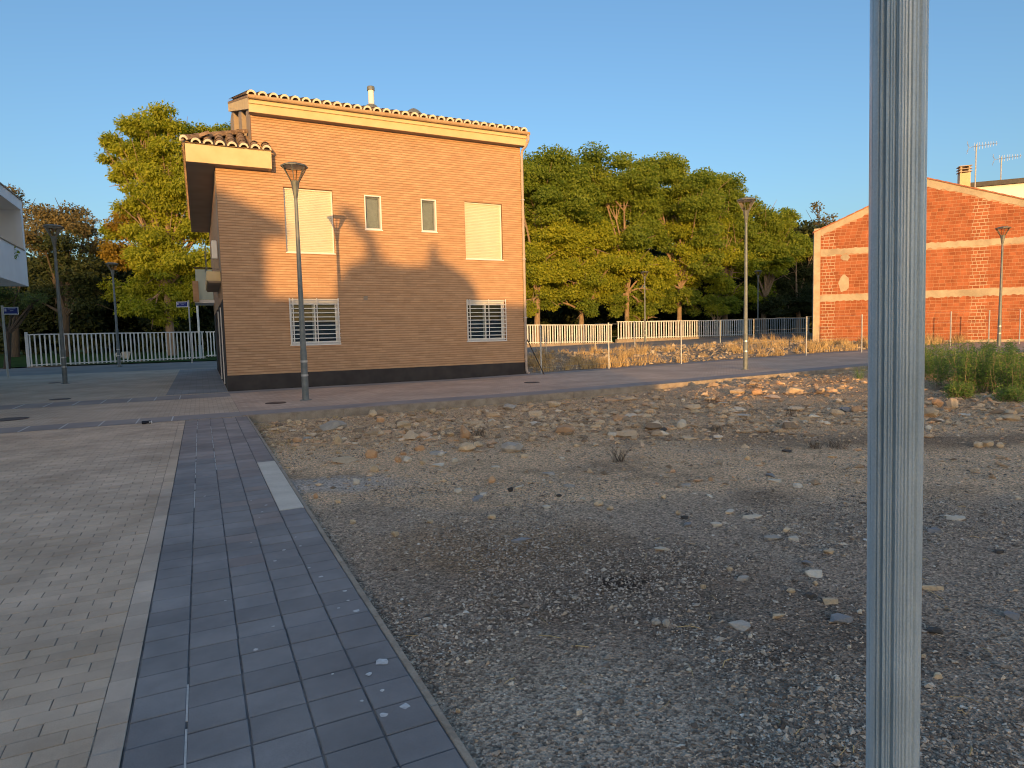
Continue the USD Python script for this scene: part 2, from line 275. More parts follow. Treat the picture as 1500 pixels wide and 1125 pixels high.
def glassmat(name, tint, ior=1.5, rough=.02, base=.0):
    n = {'t': ('transparent_bsdf', dict(color=tint)), 'g': ('glossy_bsdf', dict(color=(.9, .9, .9), roughness=rough)), 'f': ('fresnel', dict(IOR=ior)), 'm': ('mix_closure', {})}
    M[name] = usdkit.material(stage, '/World/Looks/'+name, n, [('f.fac', 'm.fac'), ('t.BSDF', 'm.closure1'), ('g.BSDF', 'm.closure2')], surface='m.closure')
glassmat('glass', (.75, .78, .78)); glassmat('lamp_glass', (.93, .86, .76), ior=1.25, rough=.2)
def frostmat():
    n = {'t': ('translucent_bsdf', dict(color=(.7, .78, .74))), 'd': ('principled_bsdf', dict(base_color=(.5, .58, .55), roughness=.3)), 'm': ('mix_closure', dict(fac=.5))}
    M['frosted'] = usdkit.material(stage, '/World/Looks/frosted', n, [('d.BSDF', 'm.closure1'), ('t.BSDF', 'm.closure2')], surface='m.closure')
frostmat()

# ------------------------------------------------------------------ ground
def ground_z(x, y):
    x = np.asarray(x, float); y = np.asarray(y, float)
    low = 1-sstep(33.0, 34.0, y)                      # everything in front of the road lies on its own sheets
    r = np.hypot(x, y)
    return rise(x, y)-.05-.45*low+.25*(meshkit.fbm(np.stack([x*.08, y*.08, 0*x], -1), 3)-.5)*sstep(60, 120, r)
xs = np.concatenate([[-3000, -1200, -600, -300, -150], np.linspace(-90, 90, 61), [150, 300, 600, 1200, 3000]])
ys = np.concatenate([[-3000, -1000, -300, -120], np.linspace(-60, 32, 20), [33, 34], np.linspace(36, 100, 28), [150, 300, 600, 1200, 3000]])
obj('ground', grid_mesh(xs, ys, ground_z), 'earth', smooth=True, kind='structure')

# the vacant lot
def lot_base(x, y):
    x = np.asarray(x, float); y = np.asarray(y, float)
    return rise(x, y)-.045-.125*sstep(8.5, 13.6, y)+sstep(9.5, 13, x)*(.04*sstep(10.8, 13.9, y)+.15*sstep(8.6, 11.6, y)*(1-.9*sstep(11.9, 13.9, y))*(1-sstep(19, 26, x)))
def lot_z(x, y):
    x = np.asarray(x, float); y = np.asarray(y, float); o = np.zeros_like(x)
    d = .44*x+.898*y
    rub = sstep(8.2, 10.5, d)
    e = sstep(.8, 1.3, x)*(1-sstep(13.4, 14.0, y))
    b = .035*(meshkit.fbm(np.stack([x*.7, y*.7, o], -1), 4, 3)-.5)+.016*(meshkit.fbm(np.stack([x*5, y*5, o+2], -1), 3, 5)-.5)
    b = b+rub*(.16*(meshkit.fbm(np.stack([x*.8+9, y*.8, o], -1), 3, 8)-.42)+.06*(meshkit.fbm(np.stack([x*4, y*4, o+7], -1), 3, 11)-.5))
    return lot_base(x, y)+b*(.25+.75*e)
xs = np.concatenate([np.arange(.825, 17, .06), np.arange(17, 46, .4)]); ys = np.concatenate([np.arange(-6, 1.2, .4), np.arange(1.2, 14.2, .06), [14.225]])
obj('vacant_lot', grid_mesh(xs, ys, lot_z), 'lot_soil', smooth=True, kind='structure')

# ------------------------------------------------------------------ strip of slate-grey tiles
strip = thing('tile_path', kind='structure')
COL = [-.350, -.137, .091, .327, .564, .782]
obj('mortar_bed', boxmesh((-.352, -4, -.3), (.784, 14.22, -.006)), 'tile_joint', strip)
ROW = .1945; Y_0 = 1.96; NR = 63
extra, near = MB(), MB()
def tile(mb, c, y, w=ROW):
    g = .0034; gx_ = .004+rng.uniform(-.001, .0015)
    mb.box((COL[c]+gx_+rng.uniform(-.0015, .0015), y+g+rng.uniform(-.001, .001), -.05), (COL[c+1]-gx_, y+w-g+rng.uniform(-.001, .001), rng.uniform(-.002, .002)), bev=.003)
    return mb
order = []
for r in range(NR):
    for c in range(5):
        y = Y_0+r*ROW
        if c == 4 and 6.04 < y+.1 < 8.62: continue
        order.append((r, c, y))
for k, (r, c, y) in enumerate(order):
    warm = y > 7 + 1.1*rng.standard_normal() and c >= 1
    if k < 296: obj('tile', tile(MB(), c, y), 'slate_tile_warm' if (y > 9.2 or (warm and c > 1)) else 'slate_tile', strip)
    else: tile(extra, c, y)
obj('far_tiles', extra, 'slate_tile_warm', strip, kind='stuff')
for r in range(1, 28):
    for c in range(5): tile(near, c, Y_0-r*ROW)
obj('near_tiles', near, 'slate_tile', strip, kind='stuff')
for k in range(3):
    y = 6.06+k*.86
    obj('concrete_patch', boxmesh((COL[4]+.004, y, -.05), (COL[5], y+.852, .003), bev=.004), 'concrete', strip)
mb = MB()
for c, ya, yb in ((1, 1.96, 3.15), (1, 6.6, 14.0), (2, 8.2, 13.2)):     # pale mortar left in some joints
    y = ya
    while y < yb:
        l = rng.uniform(.1, .5)
        if rng.random() < .72: mb.box((COL[c]-.0042, y, -.02), (COL[c]+.0042, min(y+l, yb), -.0005))
        y += l+rng.uniform(.02, .12)
obj('pale_joint', mb, 'white_mortar', strip)
mb = MB()
def blob(mb, x, y, z, r, n=11, h=.0022, asp=1.0):
    th = np.arange(n)*2*np.pi/n; rr = r*(1+.25*rng.uniform(-1, 1, n)); top = np.stack([x+rr*np.cos(th), y+asp*rr*np.sin(th), np.full(n, z)], -1)
    v = np.vstack([top, [[x, y, z+h]]]); f = [(i, (i+1) % n, n) for i in range(n)]
    mb.add(v, f)
for u, v, r in [(505, 866, .014), (510, 880, .009), (522, 895, .018), (496, 891, .009), (560, 970, .03), (540, 988, .016), (560, 1012, .01), (593, 1035, .02), (562, 1048, .017), (530, 1027, .008), (375, 952, .012), (487, 988, .006), (384, 750, .011), (390, 740, .014), (368, 733, .009), (440, 800, .012), (416, 806, .013), (403, 822, .012), (300, 727, .012), (380, 758, .008), (330, 880, .008), (368, 795, .007), (433, 787, .008), (400, 918, .008), (470, 845, .014), (453, 832, .010)]:
    P = on_ground(u, v); blob(mb, P[0], P[1], .0022, r)
obj('gum_spot', mb, 'gum', strip)

# ------------------------------------------------------------------ plaza paving left of the strip
plaza = thing('plaza_paving', kind='structure')
obj('sand_bed', boxmesh((-9, -4, -.35), (-.354, 14.25, -.005)), 'joint_sand', plaza)
pav = []
y = 2.0; r = 0
XE = -.464
while y < 14.2:
    x1 = XE-(.0 if r % 2 == 0 else .1015)
    if r % 2: pav.append((XE-.1015, XE, y))
    xl = -1.2-.42*y
    while x1 > xl-.2:
        pav.append((x1-.203, x1, y)); x1 -= .203
    y += .1005; r += 1
yb = 1.98
while yb < 14.2: pav.append((XE, -.353, yb)); yb += .1945
def paver(mb, p):
    a, b, y = p; hh = .1945 if b > -.4 else .1005; g = .0022; gy = rng.choice([.0004, .0009, .0018])
    mb.box((a+g+rng.uniform(-.0015, .0015), y+gy, -.05), (b-g, y+hh-gy, rng.uniform(-.0025, .0015)), bev=.0022); return mb
vis = []
for p in pav:
    q = CM @ (np.array([(p[0]+p[1])/2, p[2]+.05, 0])-EYE)
    u, v = 750+FPX*q[0]/q[2], 562.5+FPX*q[1]/q[2]
    vis.append(q[2] if (q[2] > .3 and -40 < u < 1500 and v < 1160) else 999)
o = np.argsort(vis); rest = MB()
for k, i in enumerate(o):
    if k < 298 and vis[i] < 900: obj('paver', paver(MB(), pav[i]), 'paver_edge' if pav[i][1] > -.4 else 'paver', plaza)
    else: paver(rest, pav[i])
obj('far_pavers', rest, 'paver', plaza, kind='stuff')

# ------------------------------------------------------------------ walks, bands, kerbs, roads
def sheet(xs, ys, lift, zf=rise): return grid_mesh(np.asarray(xs, float), np.asarray(ys, float), lambda X, Y: zf(X, Y)+lift)
def skirt(x0, x1, y0, y1, lift, drop=.5, nx=40, ny=12):
    xs = np.linspace(x0, x1, nx); ys = np.linspace(y0, y1, ny)
    if x0 < 8 < x1: xs = np.sort(np.append(xs, 8.0))
    if y0 < 20 < y1: ys = np.sort(np.append(ys, 20.0))
    mb = MB(); mb.add(*sheet(xs, ys, lift))
    def edge(px, py):
        P = np.stack([px, py, rise(px, py)+lift], -1); Q = P-[0, 0, drop]; n = len(P)
        i = np.arange(n-1); mb.add(np.vstack([P, Q]), np.stack([i, i+n, i+n+1, i+1], 1))
    edge(xs, np.full(len(xs), y0)); edge(xs[::-1], np.full(len(xs), y1)); edge(np.full(len(ys), x0), ys[::-1]); edge(np.full(len(ys), x1), ys)
    return mb
obj('pavement', skirt(-40, .70, 14.256, 37.0, 0), 'far_paving', kind='structure')
obj('far_plaza', skirt(-40, -9.004, -40, 14.25, -.002), 'far_paving', kind='structure')
obj('sidewalk', skirt(.704, 60, 14.36, 21.45, 0), 'walk_paving', kind='structure')
obj('paving_band', sheet(np.linspace(-40, .70, 20), np.linspace(14.26, 15.2, 3), .004), 'band_tile', kind='structure')
obj('paving_band', sheet(np.append(np.linspace(.704, 8, 5), np.linspace(8.5, 60, 30)), np.linspace(14.40, 15.15, 3), .004), 'band_tile', kind='structure')
obj('paving_band', sheet(np.linspace(-40, .70, 20), [19.7, 20, 21.0], .004), 'band_tile', kind='structure')
obj('paving_band', sheet(np.append(np.linspace(.704, 8, 5), np.linspace(8.5, 60, 30)), [20.7, 21.4], .004), 'band_tile', kind='structure')
obj('entrance_paving', sheet(np.linspace(-1.0, .68, 4), np.linspace(21.3, 36.5, 12), .006), 'dark_paving', kind='structure')
mb = MB()   # pale joints across the dark bands
for k in range(26):
    x = -.6-k*.62
    mb.box((x-.012, 14.27, .0045), (x+.012, 15.19, .007)); mb.box((x-.012, 19.72, .0045), (x+.012, 20.98, .016))
obj('band_joint', mb, 'gum', kind='structure')
kerb = thing('kerb', kind='structure')
for k in range(14):
    y0 = .5+k*.98
    obj('kerb_stone', boxmesh((.786, y0, -.3), (.820+rng.uniform(-.002, .004), y0+.975, -.004+rng.uniform(-.003, .002)), bev=.004), 'kerb_concrete', kerb)
x = .79
while x < 44:
    mbk = MB()
    z0, z1 = float(rise(x, 14)), float(rise(x+.995, 14))
    t = rng.uniform(-.004, .004)
    v = [(x, 14.235+t, z0-.45), (x+.995, 14.235+t, z1-.45), (x+.995, 14.356, z1-.45), (x, 14.356, z0-.45), (x, 14.235+t, z0+.002), (x+.995, 14.235+t, z1+.002), (x+.995, 14.356, z1+.006), (x, 14.356, z0+.006)]
    mbk.add(v, [(0, 3, 2, 1), (4, 5, 6, 7), (0, 1, 5, 4), (1, 2, 6, 5), (2, 3, 7, 6), (3, 0, 4, 7)])
    obj('kerb_stone', mbk, 'kerb_concrete', kerb); x += 1.0
obj('street', skirt(-60, 13, 37.05, 47.0, -.02, drop=.3), 'asphalt', kind='structure')
obj('road', skirt(13.0, 90, 33.6, 45.2, .02, drop=.3), 'asphalt', kind='structure')
obj('lawn', sheet(np.linspace(-120, 120, 60), np.linspace(47.2, 170, 40), .03), 'lawn', kind='structure')
# rough bank between the sidewalk and the road
def bank_z(x, y):
    x = np.asarray(x, float); y = np.asarray(y, float)
    t = sstep(21.5, 23.5, y)*(1-sstep(31.0, 33.6, y))
    return rise(x, y)+.01+t*(.10+.42*(meshkit.fbm(np.stack([x*.5, y*.5, 0*x], -1), 4, 21)-.35)*sstep(12, 16, x))+.05*t*(meshkit.fbm(np.stack([x*5, y*5, 0*x], -1), 3, 4)-.5)
obj('rough_bank', grid_mesh(np.concatenate([np.arange(11.2, 48, .14), np.arange(48, 90, 2)]), np.arange(21.45, 33.75, .16), bank_z), 'earth', smooth=True, kind='structure')

# ------------------------------------------------------------------ brick house
house = thing('brick_house', 'two-storey tan brick house with cream eaves and clay roof tiles', 'house')
YF = 21.60
X0, X1, XU = .71, 11.17, 1.79
WIN = [(2.65, 4.18, 4.39, 6.44), (8.86, 10.36, 4.37, 6.42), (5.22, 5.80, 5.24, 6.39), (7.21, 7.78, 5.27, 6.40), (2.65, 4.21, 1.42, 2.91), (8.82, 10.39, 1.38, 2.89)]
poly = sg.Polygon([(X0, .5), (X1, .5), (X1, 8.6), (XU, 8.6), (XU, 6.95), (X0, 6.95)])
for w in WIN: poly = poly.difference(sg.box(w[0], w[2], w[1], w[3]))
t = trimesh.creation.extrude_polygon(poly, .26, engine='earcut')
v = np.asarray(t.vertices); wall = np.stack([v[:, 0], YF+.014+.26-v[:, 2], v[:, 1]], -1)
obj('wall', (wall, np.asarray(t.faces)), 'house_mortar', house)
CH = .0815
z = .505; k = 0
while z < 8.56:
    bags = {}; zt = z+CH-.016
    x = X0 if z < 6.9 else XU
    edges = [x]
    while x < X1-.3:
        x += rng.choice([.24, .36, .48]); edges.append(min(x, X1))
    if edges[-1] < X1: edges.append(X1)
    for a, b in zip(edges[:-1], edges[1:]):
        if b-a < .02: continue
        segs = [(a, b, z, zt)]
        for w in WIN:
            new = []
            for (p, q, s, e) in segs:
                if q <= w[0] or p >= w[1] or e <= w[2] or s >= w[3]: new.append((p, q, s, e)); continue
                if p < w[0]: new.append((p, w[0], s, e))
                if q > w[1]: new.append((w[1], q, s, e))
                pp, qq = max(p, w[0]), min(q, w[1])
                if s < w[2]: new.append((pp, qq, s, w[2]))
                if e > w[3]: new.append((pp, qq, w[3], e))
            segs = new
        rv = rng.random(); dy = rng.uniform(-.002, .002)
        for (p, q, s, e) in segs:
            if q-p > .004 and e-s > .01:
                key = sum(p >= w[1]-.001 for w in WIN if w[2] < zt and w[3] > z); bags.setdefault(key, MB()).box((p, YF+dy, s), (q-.001, YF+.02, e), r=rv)
    for key in sorted(bags): obj('brick_course', bags[key], 'house_brick', house)
    z += CH; k += 1
obj('plinth', boxmesh((X0-.02, YF-.03, -.3), (X1+.02, YF+.27, .50), bev=.01), 'plinth_dark', house)
# shell: left, right and rear walls, upper storey
mb = MB(); mb.box((X0, YF+.28, 2.9), (X0+.25, 35.6, 6.9)); obj('side_wall', mb, 'house_brick', house)
obj('side_wall', boxmesh((X1-.25, YF+.28, -.2), (X1, 35.6, 8.5)), 'house_brick', house)
obj('rear_wall', boxmesh((X0, 35.35, -.2), (X1, 35.6, 8.4)), 'house_brick', house)
mb = MB()
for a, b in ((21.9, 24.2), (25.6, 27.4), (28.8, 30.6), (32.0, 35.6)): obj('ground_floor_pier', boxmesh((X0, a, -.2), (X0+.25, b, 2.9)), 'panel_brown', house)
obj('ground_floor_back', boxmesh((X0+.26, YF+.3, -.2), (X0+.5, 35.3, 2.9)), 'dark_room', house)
obj('door_frame', boxmesh((X0-.03, 24.25, .1), (X0+.03, 24.36, 2.75)), 'frame_white', house)
obj('door_frame', boxmesh((X0-.03, 27.45, .1), (X0+.03, 27.56, 2.75)), 'frame_white', house)
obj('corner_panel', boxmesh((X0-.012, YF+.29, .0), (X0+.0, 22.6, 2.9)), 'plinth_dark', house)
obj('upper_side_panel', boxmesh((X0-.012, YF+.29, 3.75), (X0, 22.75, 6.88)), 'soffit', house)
# upper storey left wall: piers and opening
mb = MB()
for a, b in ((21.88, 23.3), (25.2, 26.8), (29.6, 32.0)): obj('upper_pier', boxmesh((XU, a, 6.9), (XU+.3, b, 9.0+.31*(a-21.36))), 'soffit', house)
obj('terrace_back_wall', boxmesh((XU+1.2, 21.9, 6.9), (XU+1.4, 32, 9.1)), 'house_brick', house)
# lower eave
obj('fascia', boxmesh((-.08, 21.22, 6.88), (2.30, 21.30, 7.40)), 'fascia_cream', house)
obj('fascia', boxmesh((2.22, 21.302, 6.88), (2.30, 21.596, 7.40)), 'fascia_cream', house)
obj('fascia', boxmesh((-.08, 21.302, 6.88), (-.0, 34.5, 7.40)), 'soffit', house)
obj('soffit', boxmesh((.002, 21.302, 6.885), (X0+.3, 34.5, 6.96)), 'soffit', house); obj('soffit', boxmesh((X0+.302, 21.302, 6.885), (2.218, 21.597, 6.96)), 'soffit', house)
# upper eave
mb = MB(); mb.box((1.73, 21.30, 8.555), (11.29, 21.36, 8.80)); mb.box((1.73, 21.245, 8.80), (11.29, 21.36, 8.935)); obj('fascia', mb, 'fascia_cream', house)
obj('soffit', boxmesh((1.73, 21.362, 8.56), (11.29, 21.60, 8.66)), 'soffit', house)
mb = MB()
SL = .31
v = [(1.73, 21.362, 8.66), (1.85, 21.362, 8.66), (1.85, 32.0, 8.66+SL*10.64), (1.73, 32.0, 8.66+SL*10.64)]
v = v+[(a, b, c+.34) for a, b, c in v]
mb.add(v, [(0, 3, 2, 1), (4, 5, 6, 7), (0, 1, 5, 4), (1, 2, 6, 5), (2, 3, 7, 6), (3, 0, 4, 7)]); obj('verge_board', mb, 'fascia_cream', house)
# gutter (half pipe with lip) and downpipe
th = np.linspace(math.pi, 2*math.pi, 9); prof = np.stack([.075*np.cos(th), .09*np.sin(th)], -1)
prof = np.vstack([prof, [[.066, 0]], np.stack([.066*np.cos(th[::-1]), .08*np.sin(th[::-1])], -1)])
n = len(prof); gx = (1.71, 11.34)
v = np.vstack([np.stack([np.full(n, x), 21.17+prof[:, 0], 9.0+prof[:, 1]], -1) for x in gx]); i = np.arange(n); j = (i+1) % n
mb = MB(); mb.add(v, np.stack([i, j, j+n, i+n], 1)); mb.box((1.70, 21.098, 8.90), (1.708, 21.243, 9.0)); mb.box((11.342, 21.098, 8.90), (11.35, 21.243, 9.0))
obj('gutter', mb, 'gutter_tan', house)
mb = MB(); mb.tube([(11.30, 21.17, 8.93), (11.30, 21.17, 8.72), (11.27, 21.30, 8.55), (11.20, 21.47, 8.42), (11.19, 21.52, 8.30), (11.19, 21.52, 4), (11.19, 21.52, .22), (11.20, 21.48, .12), (11.24, 21.40, .08)], .05, n=10)
dp = obj('downpipe', mb, 'pipe_tan', house)
for zz in (2.2, 4.4, 6.6): obj('bracket', boxmesh((11.13, 21.46, zz), (11.25, 21.585, zz+.03)), 'galvanised', dp)
# roof tiles
def barrel(mb, P, dirv, side, up, L, R=.135, n=9, taper=.9, r=None):
    th = np.linspace(0, math.pi, n); P, dirv, side, up = map(np.asarray, (P, dirv, side, up)); ring = []
    for q, s in ((0, 1), (1, taper)):
        ring.append(P+dirv*L*q+R*s*(np.cos(th)[:, None]*side+np.sin(th)[:, None]*up))
    v = np.vstack(ring); i = np.arange(n-1); mb.add(v, np.stack([i, i+1, i+1+n, i+n], 1), r)
def tile_endcap(P, side, up, dirv, R=.135):    # pale mortar crescent closing the tile's mouth
    n = 11; th = np.linspace(0, math.pi, n); P, side, up, dirv = map(np.asarray, (P, side, up, dirv))
    out = R*(np.cos(th)[:, None]*side+np.sin(th)[:, None]*up); inn = np.stack([R*.66*np.cos(th), R*.56*np.sin(th)], -1); inn = inn[:, :1]*side+inn[:, 1:]*up
    v = np.vstack([P+out, P+inn, P+out+dirv*.03, P+inn+dirv*.12]); i = np.arange(n-1)
    f = np.vstack([np.stack([i, i+n, i+n+1, i+1], 1), np.stack([i, i+1, i+1+2*n, i+2*n], 1), np.stack([i+n, i+3*n, i+3*n+1, i+n+1], 1)])
    return MB().add(v, f)
Xd, Yd, Zd = np.eye(3)
def unit(v): v = np.asarray(v, float); return v/np.linalg.norm(v)
rest = MB(); holes = MB()
us = unit([0, 1, SL]); un = unit([0, -SL, 1])
for k in range(30):
    x = 1.815+k*.3215; P = np.array([x, 21.17, 9.03])
    mb = MB(); barrel(mb, P, us, Xd, un, .42); e = tile_endcap(P-Yd*.002, Xd, un, us)
    tl = obj('roof_tile', mb, 'roof_tile', house); obj('tile_mouth', e, 'tile_end', tl)
    for q in range(1, 26): barrel(rest, P+us*.40*q+un*.012, us, Xd, un, .43, n=6)
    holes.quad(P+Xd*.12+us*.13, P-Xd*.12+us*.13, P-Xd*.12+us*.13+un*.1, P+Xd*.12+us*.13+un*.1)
obj('roof_tile_rows', rest, 'roof_tile', house, kind='stuff')
mb = MB(); v = [(1.72, 21.16, 8.94), (11.34, 21.16, 8.94), (11.34, 32.0, 8.94+SL*10.84), (1.72, 32.0, 8.94+SL*10.84)]; v = v+[(a, b, c+.085) for a, b, c in v]
mb.add(v, [(0, 3, 2, 1), (4, 5, 6, 7), (0, 1, 5, 4), (1, 2, 6, 5), (2, 3, 7, 6), (3, 0, 4, 7)]); obj('roof', mb, 'roof_tile', house)
SL2 = .5; us = unit([0, 1, SL2]); un = unit([0, -SL2, 1]); rest = MB()
for k in range(7):
    x = .215+k*.327; P = np.array([x, 21.18, 7.43]); lim = (x+.08 if x < XU else .40)
    mb = MB(); barrel(mb, P, us, Xd, un, min(.45, lim)); tl = obj('roof_tile', mb, 'roof_tile', house); obj('tile_mouth', tile_endcap(P-Yd*.002, Xd, un, us), 'tile_end', tl)
    q = 1
    while q*.40 < lim*1.1: barrel(rest, P+us*.40*q+un*.012, us, Xd, un, .43); q += 1
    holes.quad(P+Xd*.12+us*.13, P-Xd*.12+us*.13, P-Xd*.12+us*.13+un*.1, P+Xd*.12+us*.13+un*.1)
usl = unit([1, 0, SL2]); unl = unit([-SL2, 0, 1])
for k in range(40):
    y = 21.55+k*.325; P = np.array([-.12, y, 7.43])
    lim = min(1.9, y-21.15)
    q = 0
    while q*.40 < lim: barrel(rest, P+usl*.40*q+unl*(.012 if q else 0), usl, Yd, unl, .43, n=6); q += 1
obj('roof_tile_rows', rest, 'roof_tile', house, kind='stuff')
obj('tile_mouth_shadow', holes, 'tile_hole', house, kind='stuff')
hp = unit([1, 1, SL2]); P = np.array([-.10, 21.19, 7.44]); mb = MB()
hs = unit(np.cross(hp, [0, 0, 1])); hu = np.cross(hs, hp)
for q in range(7): barrel(mb, P+hp*.40*q+hu*(.03+.01*(q > 0)), hp, hs, hu, .43, R=.15)
hr = obj('hip_tile', mb, 'roof_tile', house); obj('tile_mouth', tile_endcap(P-hp*.002+hu*.03, hs, hu, hp, R=.15), 'tile_end', hr)
mb = MB(); a, b, c, d = (-.10, 21.19, 7.41), (XU, 21.19, 7.41), (XU, 21.19+XU+.1, 7.41+SL2*(XU+.1)), (-.10, 34.5, 7.41)
e = (XU, 34.5, 7.41+SL2*(XU+.1))
mb.add([a, b, c], [(0, 1, 2)]); mb.add([a, c, e, d], [(0, 1, 2, 3)]); mb.box((XU-.02, 21.19, 7.405), (2.32, 21.60, 7.43)); obj('lower_roof', mb, 'roof_tile', house)
# flue and vents
mb = MB(); P = on_y(544, 150, 23); mb.lathe([(.105, 9.2), (.105, 10.42)], at=(P[0], 23, 0)); fl = obj('flue_pipe', mb, 'frame_white', house)
mb = MB(); mb.lathe([(.001, 10.50), (.125, 10.50), (.135, 10.47), (.135, 10.37), (.108, 10.36)], at=(P[0], 23, 0)); obj('flue_cap', mb, 'metal_grey', fl)
mb = MB(); mb.lathe([(.36, 9.55), (.30, 9.72), (.20, 9.84), (.106, 9.9)], at=(P[0], 23.02, 0)); obj('flue_skirt', mb, 'metal_grey', fl)
P = on_y(606, 165, 24.5); mb = MB(); mb.lathe([(.42, 10.0), (.40, 10.16), (.33, 10.30), (.2, 10.42), (.08, 10.49), (.001, 10.50)], at=(P[0], 24.5, 0), n=20); obj('roof_vent', mb, 'metal_grey', house)
obj('wall_vent', boxmesh((5.06, YF-.012, 2.86), (5.20, YF+.012, 3.0)), 'soffit', house)
# windows
def rim(mb, x0, x1, z0, z1, y0, y1, t):
    mb.box((x0, y0, z0), (x0+t, y1, z1)); mb.box((x1-t, y0, z0), (x1, y1, z1)); mb.box((x0+t+.0005, y0, z0), (x1-t-.0005, y1, z0+t)); mb.box((x0+t+.0005, y0, z1-t), (x1-t-.0005, y1, z1))
for (a, b, c, d), nm in zip(WIN[:2], ('left', 'right')):
    mb = MB(); rim(mb, a+.002, b-.002, c+.002, d-.002, YF+.10, YF+.24, .04); w = obj('window', mb, 'frame_white', house)
    sh = MB(); zz = c+.06
    while zz < d-.05:
        z1 = min(zz+.052, d-.038)
        sh.add([(a+.042, YF+.142, zz), (b-.042, YF+.142, zz), (b-.042, YF+.128, zz+.012), (a+.042, YF+.128, zz+.012), (b-.042, YF+.128, z1-.012), (a+.042, YF+.128, z1-.012), (b-.042, YF+.142, z1), (a+.042, YF+.142, z1)], [(0, 1, 2, 3), (3, 2, 4, 5), (5, 4, 6, 7)]); zz += .055
    obj('roller_shutter', sh, 'shutter', w); obj('shutter_back', boxmesh((a+.041, YF+.15, c+.041), (b-.041, YF+.17, d-.041)), 'shutter', w)
    obj('sill', boxmesh((a-.02, YF-.025, c-.035), (b+.02, YF+.10, c+.0)), 'frame_white', w)
for (a, b, c, d) in WIN[2:4]:
    mb = MB(); rim(mb, a+.002, b-.002, c+.002, d-.002, YF+.01, YF+.22, .04); w = obj('window', mb, 'frame_white', house)
    mb = MB(); rim(mb, a+.045, b-.045, c+.045, d-.045, YF+.14, YF+.18, .045); obj('sash', mb, 'metal_grey', w)
    obj('pane', boxmesh((a+.09, YF+.155, c+.09), (b-.09, YF+.161, d-.09)), 'glass', w)
    obj('blind', boxmesh((a+.045, YF+.20, c+.045), (b-.045, YF+.21, d-.045)), 'curtain', w)
    obj('sill', boxmesh((a-.02, YF-.03, c-.035), (b+.02, YF+.01, c)), 'frame_white', w)
for (a, b, c, d) in WIN[4:]:
    mb = MB(); rim(mb, a+.002, b-.002, c+.002, d-.002, YF+.10, YF+.26, .035); mb.box((a+.037, YF+.10, d-.135), (b-.037, YF+.17, d-.037)); w = obj('window', mb, 'frame_white', house)
    xm = (a+b)/2
    for s0, s1, yy in ((a+.037, xm+.05, .15), (xm-.05, b-.037, .19)):
        mb = MB(); rim(mb, s0, s1, c+.037, d-.137, YF+yy, YF+yy+.035, .05); sa = obj('sash', mb, 'frame_white', w)
        obj('pane', boxmesh((s0+.05, YF+yy+.012, c+.087), (s1-.05, YF+yy+.018, d-.187)), 'glass', w)
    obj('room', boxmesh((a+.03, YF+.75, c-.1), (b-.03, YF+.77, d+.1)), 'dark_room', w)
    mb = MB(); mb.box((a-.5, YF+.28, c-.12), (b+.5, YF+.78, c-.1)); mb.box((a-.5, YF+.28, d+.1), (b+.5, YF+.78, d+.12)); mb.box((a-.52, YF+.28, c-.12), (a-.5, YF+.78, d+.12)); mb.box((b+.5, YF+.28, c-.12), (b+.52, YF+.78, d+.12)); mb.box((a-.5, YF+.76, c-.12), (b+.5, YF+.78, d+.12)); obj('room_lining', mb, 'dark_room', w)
    obj('sill', boxmesh((a-.03, YF-.04, c-.045), (b+.03, YF+.10, c)), 'frame_white', w)
    for k in range(11):
        zz = c+.05+k*(d-c-.1)/10
        obj('grille_bar', MB().tube([(a-.015, YF-.05, zz), (b+.015, YF-.05, zz)], .017, n=6), 'frame_white', w)
    for xx in (a, a+.10, xm+.07, b-.02): obj('grille_bar', MB().tube([(xx, YF-.085, c-.02), (xx, YF-.085, d+.01)], .017, n=6), 'frame_white', w)
# left side: balconies, awning box
bal = obj('balcony', boxmesh((.34, 22.35, 3.45), (X0-.001, 26.6, 3.75)), 'soffit', house)
obj('balcony_edge', boxmesh((.30, 22.31, 3.50), (.339, 26.6, 3.80)), 'fascia_cream', bal)
obj('balcony_edge', boxmesh((.34, 22.31, 3.50), (X0-.014, 22.349, 3.80)), 'fascia_cream', bal)
for k in range(4): obj('balcony_rail', MB().tube([(.33, 22.7+.0*k, 3.95+.25*k), (.33, 26.5, 3.95+.25*k)], .012, n=5), 'galvanised', bal)
aw = obj('awning_box', boxmesh((.50, 22.9, 4.28), (.66, 23.15, 4.86), bev=.03), 'frame_white', house)
obj('awning_arm', boxmesh((.54, 22.95, 3.95), (.68, 23.1, 4.25)), 'soffit', aw)
bal = obj('balcony', boxmesh((-.12, 33.0, 3.40), (X0-.001, 35.2, 3.55)), 'render_white', house)
obj('glass_panel', boxmesh((-.03, 33.0, 3.56), (X0-.03, 33.03, 4.95)), 'frosted', bal)
obj('handrail', MB().tube([(-.08, 33.015, 5.02), (X0-.01, 33.015, 5.02)], .035, n=8), 'bark_dark', bal)
obj('brick_panel', boxmesh((-.17, 32.9, 3.45), (.07, 32.99, 4.40)), 'house_brick', bal)

